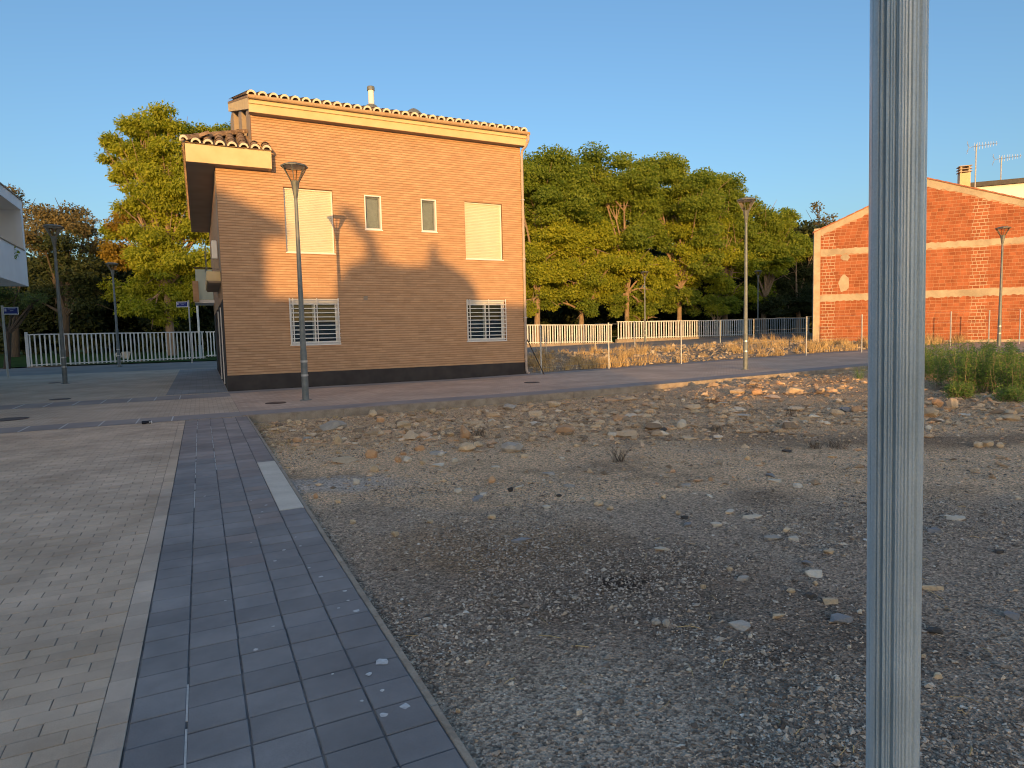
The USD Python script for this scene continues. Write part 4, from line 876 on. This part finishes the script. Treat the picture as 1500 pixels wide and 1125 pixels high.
# u, v (middle of the foot), width and height in photograph pixels, tone, shape (r rock, s slab)
STONES = '''381 617 35 11 t r;423 622 9 8 t r;435 623 12 9 t r;544 611 18 10 t r;555 619 16 9 o r;591 627 25 11 t r;605 634 20 7 t s;678 645 25 22 o r;454 639 20 8 t s;434 649 17 9 o r;448 644 14 4 g s;494 651 16 16 t r;495 665 11 6 t r;497 680 45 12 t s;544 672 22 15 o r;548 692 16 11 t r;521 710 13 10 w r;582 678 13 9 o r;596 678 14 9 w r;614 661 18 9 o r;642 667 34 8 g s;646 669 14 6 w r;641 684 22 7 w s;666 678 11 7 w r;620 681 14 8 t r;590 667 12 6 o r;683 662 30 14 t r;633 606 12 8 t r;642 607 12 6 t r;462 731 9 8 o r;516 768 12 6 t r;494 738 12 7 t r;578 787 13 9 t r;629 767 12 6 t s;671 723 14 8 w r;750 663 36 15 g r;829 637 33 14 o r;902 588 34 9 o s;813 597 24 10 t r;784 622 22 6 w s;1000 629 16 14 w r;1014 645 28 8 t s;898 640 16 7 w r;972 634 15 8 d r;910 617 25 10 o r;726 687 18 5 w s;721 708 13 11 o r;805 697 22 6 g s;700 731 18 5 b s;707 727 14 5 w s;697 735 14 4 b s;748 721 10 7 d r;760 716 20 4 w s;834 714 22 4 g s;819 728 10 4 d r;855 733 8 5 w r;878 742 16 8 t r;800 745 20 6 w s;894 748 12 6 t r;721 761 14 7 t r;786 765 6 5 w r;762 796 36 8 b s;994 755 9 7 t r;972 731 9 7 t r;1006 714 24 5 g s;1004 761 14 5 d s;1010 772 20 6 b s;823 673 11 5 w s;768 671 13 6 t r;1072 754 20 9 w s;1105 760 31 6 w s;1051 772 20 7 w s;1155 780 20 7 t s;1135 792 28 8 g s;1168 793 23 8 w s;973 809 30 7 w s;1198 847 30 17 w s;1185 830 18 9 b s;1070 837 11 6 t r;1090 852 22 9 g s;1218 886 28 10 t s;1192 877 24 8 d s;1238 913 62 15 b s;1087 924 47 17 g s;1143 909 27 8 t s;962 917 15 10 g r;978 919 15 12 g r;1160 870 14 7 t r;1196 859 8 9 t r;1100 935 8 6 w r;1215 812 20 5 t s;1031 863 10 4 t s;1261 900 9 7 w r;1373 781 24 8 b s;1368 866 38 7 t s;1375 931 25 8 d r;1354 964 8 5 t r;1377 995 18 6 t s;1391 760 16 4 w s;1408 763 42 7 w s;1487 908 30 12 b s;1468 812 16 6 d s;1376 597 18 13 o r;1399 599 18 16 t r;1369 611 28 13 t r;1421 609 21 5 w s;1489 617 28 9 t r;1436 656 14 10 t r;1451 655 18 12 t r;1470 656 14 8 t r;1391 603 14 8 o r;1362 630 10 7 w r;1492 732 12 6 w r;1111 580 22 10 o r;1083 578 26 8 t r;1168 577 30 9 t r;1242 604 20 9 b r;1259 604 20 10 o r;1091 612 28 8 g s;1155 663 16 4 d s;1131 699 16 5 b s;1138 707 28 5 w s;1174 715 18 8 w s;1042 729 14 6 w s;1042 705 8 7 o r;1097 674 12 7 t r;1221 671 16 4 t s;1062 593 18 6 w s;1020 606 16 6 t r;960 600 14 7 t r;1043 588 20 7 t r;1205 575 14 7 t r;1230 590 12 6 w r;935 606 14 6 w r;870 607 16 7 t r;845 655 12 6 t r;782 640 14 7 t r;748 601 26 9 g r;700 655 18 9 t r;660 640 14 8 t r;720 620 12 6 w r;1181 620 10 5 w r;1010 985 9 6 w r;671 1045 8 7 t r;655 975 6 5 w r;826 1010 7 5 w r;847 1048 14 5 w s;885 1041 10 5 g r;722 909 8 5 g r;792 932 8 6 g r;1127 1003 11 7 g r;1228 998 9 5 w r;1245 950 7 5 w r'''
SPECIAL = {(381, 617): 'long low tan boulder at the corner where kerb and tile path meet', (678, 645): 'largest upright orange-tan boulder in the rubble, ragged top', (497, 680): 'flat greenish tan slab lying alone near the tile path', (750, 663): 'smooth rounded grey boulder at the front of the rubble', (829, 637): 'flat-topped orange-tan rock in the middle of the rubble', (902, 588): 'long flat orange rock just below the sidewalk kerb', (1000, 629): 'bright white block among the rubble right of the middle', (1014, 645): 'long tan brick-like stone at the front edge of the rubble', (972, 634): 'dark brown lump next to the white block', (521, 710): 'white tilted stone on grey gravel near the tile path', (973, 809): 'single pale flat paving shard alone on the grey gravel', (1198, 847): 'light triangular paving shard left of the big post', (1238, 913): 'largest blue-grey paving slab half hidden by the big post', (1087, 924): 'large grey-beige tapered concrete piece in the right foreground', (1143, 909): 'small pinkish brick piece beside the tapered concrete piece', (962, 917): 'left one of two rounded grey stones touching on the gravel', (978, 919): 'right one of two rounded grey stones touching on the gravel', (762, 796): 'dark blue-grey slab sunk in the gravel in the centre', (1408, 763): 'long white flat shard right of the big post', (1487, 908): 'blue-grey block at the right edge of the photo', (1399, 599): 'pointed pyramid-shaped tan rock right of the big post', (1376, 597): 'reddish rock beside the pointed rock right of the post', (1369, 611): 'broad brown rock in front of the reddish rock by the post', (1489, 617): 'pale flat boulder at the right edge under the weeds', (1368, 866): 'beige broken plank of stone touching the big post on its right', (1072, 754): 'white star-shaped shard on the gravel', (1105, 760): 'long bright white shard beside the star-shaped one', (544, 672): 'orange cube-like rock in front of the rubble', (494, 651): 'upright tan stone left of the middle of the rubble', (1111, 580): 'sunlit orange boulder in the bright corner of the lot', (1168, 577): 'broad sunlit tan boulder below the sidewalk kerb', (1083, 578): 'low sunlit tan boulder left of the orange one'}
for k, line in enumerate(STONES.split(';')):
    u, v, w, h, c, sh = line.split(); u, v, w, h = map(float, (u, v, w, h))
    P = on_ground(u, v, lot_z) if True else None
    dep = (CM @ (P-EYE))[2]; W = w*dep/FPX; Hh = max(h*dep/FPX, .012)
    if sh == 's':   # a flat slab seen at a slant shows mostly its top
        ang = max(.12, (H-P[2])/dep); dy = min(W*1.1, h*dep/FPX/ang*.75); hz = max(.025, Hh*.40)
    else: dy, hz = W*.8, Hh*1.12
    vv, ff = rockmesh(W*1.05, dy*1.05, hz*1.15, 100+k, npts=22 if sh == 'r' else 14, flat=sh == 's')
    a = -YAW+np.random.default_rng(k).uniform(-.25, .25); cc, ss = math.cos(a), math.sin(a)
    vv = np.stack([vv[:, 0]*cc-vv[:, 1]*ss, vv[:, 0]*ss+vv[:, 1]*cc, vv[:, 2]], -1)
    back = unit(_fw*[1, 1, 0])*dy*.4
    z = float(lot_z(P[0]+back[0], P[1]+back[1])); vv = vv+[P[0]+back[0], P[1]+back[1], z+hz*.36]
    tone = K_[c][1]; zone = 'in the rubble below the kerb' if v < 690 and u < 1268 else ('right of the big post' if u > 1345 else 'on the grey gravel')
    kind = 'rock' if sh == 'r' else 'flat shard'
    key = (int(u), int(v))
    lab = SPECIAL.get(key); g = None
    if not lab: lab = f'small {tone} loose {kind} lying {zone}'; g = f'{tone} {kind}s {zone}'
    obj('stone' if sh == 'r' else 'stone_slab', MB().add(vv, ff), K_[c][0], label=lab, cat='stone', group=g)
# heap of old cement
P = on_ground(484, 633, lot_z); vv, ff = rockmesh(.52, .45, .26, 901, 40)
t = trimesh.Trimesh(vv, ff).subdivide().subdivide().subdivide(); q = np.asarray(t.vertices); q = q*(1+.16*(meshkit.fbm(q*14, 3)-.5))[:, None]
obj('cement_heap', MB().add(q+P+[.1, .25, .06], np.asarray(t.faces)), 'rock_grey', label='rough grey-white lump of old cement near the kerb corner', cat='rubble')

# ------------------------------------------------------------------ weeds and dry grass
def blades(P, n, h, spread, w, r_, lean=.5, seg=2):
    a = r_.uniform(0, 2*np.pi, n); rr = spread*np.sqrt(r_.random(n)); b = np.stack([P[0]+rr*np.cos(a), P[1]+rr*np.sin(a), np.full(n, P[2])], -1)
    la = r_.uniform(0, 2*np.pi, n); ln = lean*r_.random(n); hh = h*r_.uniform(.5, 1, n)
    tip = b+np.stack([np.cos(la)*ln*hh, np.sin(la)*ln*hh, hh], -1); pa = r_.uniform(0, np.pi, n); s = np.stack([np.cos(pa), np.sin(pa), 0*pa], -1)*w/2
    mid = (b+tip)/2+np.stack([-np.cos(la)*ln*hh*.12, -np.sin(la)*ln*hh*.12, hh*.08], -1)
    V = np.stack([b-s, b+s, mid+s*.8, mid-s*.8, tip], 1).reshape(-1, 3); i = 5*np.arange(n)
    F = np.concatenate([np.stack([i, i+1, i+2], 1), np.stack([i, i+2, i+3], 1), np.stack([i+3, i+2, i+4], 1)])
    return V, F, np.repeat(r_.random(n), 5)
def leaves(C, D, n_each, r_, L=.05, W=.02):
    pass
r_ = np.random.default_rng(50)
for u, v, wpx, hpx, lab in ((1194, 657, 18, 14, 'dark dry weed tuft, left one of two on the bare soil left of the post'), (1227, 656, 32, 14, 'wider dark dry weed tuft next to the post'), (1046, 592, 22, 16, 'dark dry weed on the sunlit edge of the rubble'), (1163, 609, 26, 14, 'dark dry weed behind the bare soil, in the rubble'), (1048, 631, 22, 12, 'brown dry weed in the rubble by the flat grey stone'), (1232, 559, 45, 14, 'brown dry weeds spreading below the kerb left of the post'), (906, 677, 18, 30, 'tall thin dry weed in front of the rubble'), (1258, 555, 16, 24, 'upright green-brown weed touching the post by the kerb'), (1101, 568, 24, 10, 'dry weed behind the sunlit boulders'), (703, 638, 18, 16, 'dark dry weed right of the largest boulder')):
    P = on_ground(u, v, lot_z); dep = (CM @ (P-EYE))[2]
    mb = MB(); V, F, R_ = blades(P, 46, hpx*dep/FPX*1.1, wpx*dep/FPX*.45, .006, r_, lean=1.6); mb.add(V, F, R_)
    obj('dry_weed', mb, 'leaf_weed' if 'green' in lab else 'dry_dark', label=lab, cat='weed')
# green weed patch right of the post
WEEDS = [(1362, 556, 50, 52), (1395, 566, 52, 58), (1425, 574, 56, 60), (1455, 577, 60, 66), (1490, 578, 60, 66), (1380, 540, 60, 40), (1420, 540, 60, 44), (1470, 545, 60, 48), (1505, 560, 60, 60), (1345, 548, 40, 44), (1440, 556, 55, 55), (1515, 585, 50, 50), (1405, 583, 24, 22), (1478, 588, 30, 22)]
for k, (u, v, wpx, hpx) in enumerate(WEEDS):
    P = on_ground(u, v, lot_z); dep = (CM @ (P-EYE))[2]; hh = hpx*dep/FPX; rad = wpx*dep/FPX*.55
    st = MB(); lf = MB(); ns = 34
    for s in range(ns):
        a = r_.uniform(0, 6.283); rr = rad*math.sqrt(r_.random()); b = P+[rr*math.cos(a), rr*math.sin(a), 0]; ht = hh*r_.uniform(.5, 1.0)
        tip = b+[r_.normal()*.18*ht, r_.normal()*.18*ht, ht]; st.tube([b, (b+tip)/2+[r_.normal()*.02, r_.normal()*.02, 0], tip], [.006, .004, .002], n=3, cap=False)
        n = int(70*ht/.8)+20; t = r_.uniform(.12, 1.0, n)[:, None]; C = b+(tip-b)*t+r_.normal(size=(n, 3))*[.075, .075, .045]*(1.15-.7*t)
        d = r_.normal(size=(n, 3)); d[:, 2] = np.abs(d[:, 2])*.6; d /= np.linalg.norm(d, axis=1)[:, None]; s_ = np.cross(d, r_.normal(size=(n, 3))); s_ /= np.linalg.norm(s_, axis=1)[:, None]
        L_, W_ = r_.uniform(.04, .085, (n, 1)), .009
        V = np.stack([C, C+d*L_*.5+s_*W_, C+d*L_, C+d*L_*.5-s_*W_], 1).reshape(-1, 3); i = 4*np.arange(n); lf.add(V, np.stack([i, i+1, i+2, i+3], 1), np.repeat(r_.random(n), 4))
    w = thing('weed_bush', 'leggy green weed bush in the patch between the big post and the warehouse', 'bush', group='green weed bushes right of the big post')
    obj('stems', st, 'bark', w); obj('leaves', lf, 'leaf_weed', w)
# dry grass on the bank
mb = MB(); r2 = np.random.default_rng(61)
for k in range(560):
    x = r2.uniform(11.8, 42); y = 21.55+abs(r2.normal())*1.2 if r2.random() < .55 else r2.uniform(22, 33)
    if meshkit.fbm(np.array([[x*.35, y*.35, 0]]), 3, 77)[0] < .43: continue
    zz = float(bank_z(x, y)); V, F, R_ = blades((x, y, zz-.02), 34, r2.uniform(.18, .62)*(1.25 if x > 27 else 1), r2.uniform(.12, .4), .016, r2, lean=.8); mb.add(V, F, R_)
obj('dry_grass', mb, 'straw', label='dry straw-coloured grass along the bank behind the sidewalk', cat='grass', kind='stuff')
mb = MB()
for k in range(120):
    x = r2.uniform(.9, 1.25) if r2.random() < .25 else r2.uniform(1, 30); y = r2.uniform(9.5, 14) if x < 1.3 else r2.uniform(13.7, 14.2)
    V, F, R_ = blades((x, y, float(lot_z(x, y))-.01), 16, r2.uniform(.04, .12), .06, .006, r2, lean=1.0); mb.add(V, F, R_)
obj('kerb_grass', mb, 'straw', label='sparse short dry grass growing against the kerb', cat='grass', kind='stuff')

mb = MB()
for k in range(46):
    u, v = r2.uniform(520, 1490), r2.uniform(700, 1110); p = on_ground(u, v, lot_z)
    if p[0] < .95: continue
    a = r2.uniform(0, 3.14); l = r2.uniform(.03, .14); q = p+[l*math.cos(a), l*math.sin(a), 0]; q[2] = float(lot_z(q[0], q[1])); m_ = (p+q)/2+[r2.normal()*.008, r2.normal()*.008, .012]
    mb.tube([p+[0, 0, .006], m_, q+[0, 0, .006]], r2.uniform(.0015, .003), n=4)
obj('dry_straw', mb, 'straw', label='thin dry straws and twigs lying scattered on the gravel', cat='straw', kind='stuff')

# ------------------------------------------------------------------ trees
def crown_leaves(lobes, r_, dens=26, L=.26, W=.085, droop=.35, flat=.62, sub=12):
    Vs, Rs = [], []
    for (c, R) in lobes:
        ns = sub; g = r_.normal(size=(ns, 3)); g /= np.linalg.norm(g, axis=1)[:, None]
        cc = np.vstack([c+g*R*r_.uniform(.45, .85, (ns, 1))*[1, 1, .85], [c]])
        for q in cc:
            rr = R*r_.uniform(.40, .60); n = int(dens*rr*rr*6)
            p = r_.normal(size=(n, 3)); p /= np.linalg.norm(p, axis=1)[:, None]; p *= (r_.random((n, 1))**.45)
            p[:, 2] = np.where(p[:, 2] < 0, p[:, 2]*.55, p[:, 2]); out = p*[1, 1, flat]; C = q+out*rr
            d = out*1.0+r_.normal(size=(n, 3))*.55; d[:, 2] -= droop; d /= np.linalg.norm(d, axis=1)[:, None]
            nrm = out+[0, 0, .55]+r_.normal(size=(n, 3))*.45; s = np.cross(d, nrm); s /= np.linalg.norm(s, axis=1)[:, None]+1e-9
            l = L*r_.uniform(.6, 1.2, (n, 1)); w = W*r_.uniform(.7, 1.2, (n, 1))
            Vs.append(np.stack([C, C+d*l*.5+s*w, C+d*l, C+d*l*.5-s*w], 1).reshape(-1, 3)); Rs.append(np.repeat(np.clip(r_.random(n)*.6+r_.random()*.4, 0, 1), 4))
    V = np.vstack(Vs); i = 4*np.arange(len(V)//4); mb = MB(); mb.add(V, np.stack([i, i+1, i+2, i+3], 1), np.concatenate(Rs)); return mb
def bez(a, b, c, n=7): t = np.linspace(0, 1, n)[:, None]; return (1-t)**2*a+2*t*(1-t)*b+t*t*c
def tree(name, label, base_uv, depth, lobes_px, seed, leaf, bark='bark', tr=.28, fork=.3, cat='tree', group=None, dens=62, L=.25, W=.088, droop=.35, flat=.66, dj=2.2, accents=(), ground=None, grow=1.12):
    r_ = np.random.default_rng(seed); P = at_depth(base_uv[0], base_uv[1], depth)
    P[2] = float(rise(P[0], P[1]))-.1 if ground is None else ground
    T = thing(name, label, cat, group=group)
    lob = []
    for (u, v, r) in lobes_px:
        d = depth+r_.uniform(-dj, dj); lob.append((at_depth(u, v, d), r*d/FPX*grow))
    top = max(c[2] for c, R in lob); cen = np.mean([c for c, R in lob], 0); F0 = P+(cen-P)*[.35, .35, 0]; F0[2] = P[2]+(top-P[2])*fork
    tk = MB(); pts = bez(P, P+[r_.normal()*.2, r_.normal()*.2, (F0[2]-P[2])*.5], F0, 6); tk.tube(pts, np.linspace(tr*1.15, tr*.75, 6), n=9)
    obj('trunk', tk, bark, T, smooth=50)
    lb = MB()
    for (c, R) in lob:
        mid = F0+(c-F0)*.45+[0, 0, .18*np.linalg.norm(c-F0)]+r_.normal(size=3)*.35; pts = bez(F0-[0, 0, .1], mid, c, 7); lb.tube(pts, np.linspace(tr*.48, .035, 7), n=6)
        for k in range(5):
            t0 = pts[r_.integers(3, 6)]; e = c+r_.normal(size=3)*R*.5; lb.tube(bez(t0, (t0+e)/2+[0, 0, .2], e, 4), np.linspace(.06, .015, 4), n=4, cap=False)
    obj('limbs', lb, bark, T)
    acc = set(accents); main = [l for i, l in enumerate(lob) if i not in acc]; alt = [l for i, l in enumerate(lob) if i in acc]
    obj('crown', crown_leaves(main, r_, dens, L, W, droop, flat), leaf[0], T)
    if alt: obj('crown', crown_leaves(alt, r_, dens, L, W, droop, flat), leaf[1], T)
    return T
G_, Y_, O_, D_ = 'leaf_green', 'leaf_yellow', 'leaf_orange', 'leaf_dark'
tree('broadleaf_tree', 'yellow-green tree with slim leaning trunk nearest the brick house', (786, 478), 57, [(800, 252, 42), (772, 300, 38), (812, 300, 40), (785, 345, 38), (770, 385, 28), (800, 395, 30), (778, 425, 24), (838, 280, 36), (822, 345, 30), (750, 260, 35), (745, 330, 35), (800, 438, 20), (772, 452, 14), (850, 310, 30), (806, 350, 28), (785, 270, 36)], 1, (G_, Y_), accents=(3, 4, 5, 6, 8, 11, 12, 14))
tree('broadleaf_tree', 'low bright yellow tree with stout trunk behind the first fence panel', (853, 476), 59, [(848, 345, 30), (832, 385, 30), (872, 375, 28), (855, 415, 28), (882, 425, 22), (835, 432, 20), (805, 440, 18), (895, 385, 18), (860, 450, 16), (815, 405, 20), (880, 345, 22), (825, 355, 22), (870, 400, 24)], 2, (Y_, G_), tr=.28, accents=(6, 8))
tree('broadleaf_tree', 'tall tree with forked pale limbs in the middle of the row', (920, 472), 61.5, [(872, 258, 38), (915, 262, 38), (900, 305, 36), (940, 318, 30), (925, 385, 28), (958, 395, 22), (950, 425, 20), (906, 438, 12), (888, 335, 26), (930, 350, 24), (898, 415, 20), (943, 452, 14), (882, 398, 22), (905, 365, 26), (938, 290, 28), (970, 430, 16), (890, 285, 30), (914, 446, 14), (926, 430, 16), (900, 455, 10)], 3, (G_, Y_), tr=.25, accents=(4, 5, 6, 10, 12, 13))
tree('broadleaf_tree', 'broad green tree with a bent trunk behind the second fence panel', (996, 470), 64, [(958, 258, 36), (998, 265, 34), (985, 308, 34), (1022, 300, 30), (1000, 348, 32), (1035, 345, 26), (998, 392, 28), (1035, 392, 22), (985, 425, 16), (1015, 435, 14), (960, 300, 26), (968, 350, 24), (968, 415, 18), (1012, 412, 20), (975, 385, 22), (1018, 370, 24), (1030, 270, 24), (1006, 450, 12), (998, 436, 16), (982, 450, 12), (1015, 455, 10)], 4, (G_, Y_), tr=.25, accents=(4, 6, 8, 12, 13, 15))
tree('broadleaf_tree', 'narrower green tree directly behind the sunlit sidewalk lamp', (1062, 474), 66.5, [(1060, 278, 28), (1078, 308, 28), (1058, 342, 28), (1078, 385, 26), (1058, 415, 20), (1090, 430, 18), (1040, 310, 22), (1070, 447, 16), (1046, 440, 14), (1068, 365, 24), (1085, 345, 22)], 5, (G_, Y_), accents=(2, 3, 4, 5))
tree('broadleaf_tree', 'green tree right of the sunlit sidewalk lamp', (1118, 474), 68.5, [(1118, 312, 27), (1142, 345, 25), (1112, 360, 27), (1138, 392, 26), (1110, 415, 22), (1155, 320, 16), (1122, 445, 18), (1102, 390, 20), (1125, 335, 22), (1150, 370, 20)], 6, (G_, Y_), accents=(3,))
tree('broadleaf_tree', 'darker green tree reaching the corner of the red warehouse', (1168, 476), 70, [(1168, 365, 26), (1185, 400, 26), (1160, 425, 26), (1188, 440, 22), (1150, 450, 20), (1195, 365, 18), (1130, 450, 18)], 7, (G_, D_), accents=(1, 2, 3, 4, 6))
tree('globe_tree', 'small round clipped tree behind the second fence panel', (1050, 478), 63.5, [(1050, 453, 13), (1042, 456, 9), (1058, 455, 9)], 8, (Y_,), tr=.1, fork=.45, L=.14, W=.05, dens=60, dj=.3)
tree('sparse_tree', 'distant sparse tree rising above the left eave of the warehouse', (1205, 470), 78, [(1196, 305, 9), (1210, 322, 12), (1192, 335, 14), (1222, 330, 8), (1185, 350, 14), (1208, 345, 14)], 9, ('leaf_olive',), dens=11, L=.3, W=.1, tr=.2, fork=.5, bark='bark_dark')
tree('shrub', 'green shrub between the trunks of the forked tree and the bent tree', (948, 482), 61.5, [(940, 455, 13), (958, 452, 13), (928, 462, 10)], 10, (G_,), tr=.06, fork=.2, cat='shrub', dj=.5)
for k, u in enumerate((745, 790, 835, 880, 925, 975, 1025, 1075, 1120, 1165, 1205)):
    tree('evergreen_tree', 'dark evergreen forming the shaded backdrop behind the row of trees', (u, 474), 74+2*(k % 3), [(u, 350, 30), (u-14, 390, 30), (u+16, 390, 30), (u, 425, 32), (u-16, 450, 26), (u+16, 450, 26), (u-12, 474, 18), (u+14, 474, 18), (u, 484, 16), (u+18, 486, 13), (u, 310 if u < 1080 else 372, 22)], 40+k, (D_,), bark='bark_dark', tr=.2, fork=.2, group='dark evergreens behind the tree row', dens=17, L=.48, W=.19)
# left
tree('feathery_tree', 'tall feathery yellow-green tree left of the brick house', (250, 486), 54, [(245, 178, 28), (205, 190, 24), (165, 212, 18), (200, 232, 28), (255, 222, 30), (285, 200, 22), (225, 275, 32), (268, 272, 30), (205, 318, 30), (245, 330, 34), (285, 330, 28), (185, 335, 22), (175, 372, 24), (215, 385, 32), (258, 390, 32), (290, 395, 22), (230, 430, 32), (275, 435, 26), (190, 425, 26), (300, 260, 28), (310, 300, 25), (205, 455, 24), (250, 460, 24), (302, 335, 26), (312, 380, 26), (300, 430, 24), (182, 255, 20), (160, 235, 12), (225, 205, 24), (192, 300, 18), (230, 250, 30), (250, 300, 30), (220, 350, 30), (250, 430, 28), (170, 340, 16)], 11, (Y_, O_), tr=.34, L=.29, W=.068, droop=.75, dens=64, accents=(11, 12), flat=.75)
tree('feathery_tree', 'green treetop peeping over the left eave of the brick house', (330, 486), 60, [(318, 198, 16), (335, 192, 14), (325, 225, 22), (310, 250, 24), (330, 270, 24)], 12, (G_,), tr=.3, L=.3, W=.07, droop=.6)
tree('dark_tree', 'dark tree with brownish sunlit top right of the white building', (95, 490), 56, [(100, 318, 24), (75, 325, 26), (125, 335, 24), (60, 350, 26), (95, 362, 28), (140, 362, 22), (70, 390, 28), (115, 400, 30), (150, 400, 24), (85, 430, 30), (130, 440, 30), (55, 440, 24)], 13, ('leaf_dark', 'leaf_olive'), bark='bark_dark', tr=.35, accents=(0, 1, 2, 3, 5), dens=34)
tree('dark_tree', 'thin-leaved dark tree directly behind the white building', (20, 490), 58, [(22, 290, 16), (8, 280, 12), (40, 310, 20), (15, 330, 24), (35, 350, 24), (10, 380, 28), (40, 400, 26)], 14, ('leaf_dark', 'leaf_olive'), bark='bark_dark', tr=.3, accents=(0, 1, 2), dens=13)
tree('pine_tree', 'green pine spreading under the white building at the left edge', (8, 520), 37, [(5, 432, 18), (28, 436, 17), (48, 441, 12), (-20, 430, 25), (15, 450, 13), (60, 437, 8)], 15, ('leaf_pine',), bark='bark_dark', tr=.16, fork=.5, L=.2, W=.022, dens=95, droop=0, flat=.5, dj=.8)
for k, u in enumerate((-10, 35, 80, 125, 165, 205, 245, 285, 320)):
    tree('evergreen_tree', 'dark leafy mass closing the park behind the left fence', (u, 488), 66+2*(k % 3), [(u, 400, 30), (u-14, 430, 28), (u+14, 432, 28), (u, 460, 26), (u+12, 478, 20), (u-14, 478, 20), (u, 498, 18), (u+18, 500, 16), (u-18, 500, 16), (u+9, 508, 12)], 70+k, (D_,), bark='bark_dark', tr=.2, fork=.2, group='dark trees closing the park on the left', dens=17, L=.48, W=.19)
r_ = np.random.default_rng(5); c = at_depth(3, 350, 25.0); c[0] = wx-.55
tp = thing('terrace_plant', 'small green plant standing on the terrace of the white building', 'plant')
obj('pot', MB().lathe([(.0, zb+.235), (.17, zb+.235), (.22, zb+.62), (.0, zb+.60)], n=14, at=(c[0], c[1], 0)), 'roof_tile', tp)
obj('foliage', crown_leaves([(np.array([c[0], c[1], zb+1.35]), .62), (np.array([c[0], c[1], zb+1.0]), .4)], r_, 120, .14, .04, .3, .9), 'leaf_green', tp)
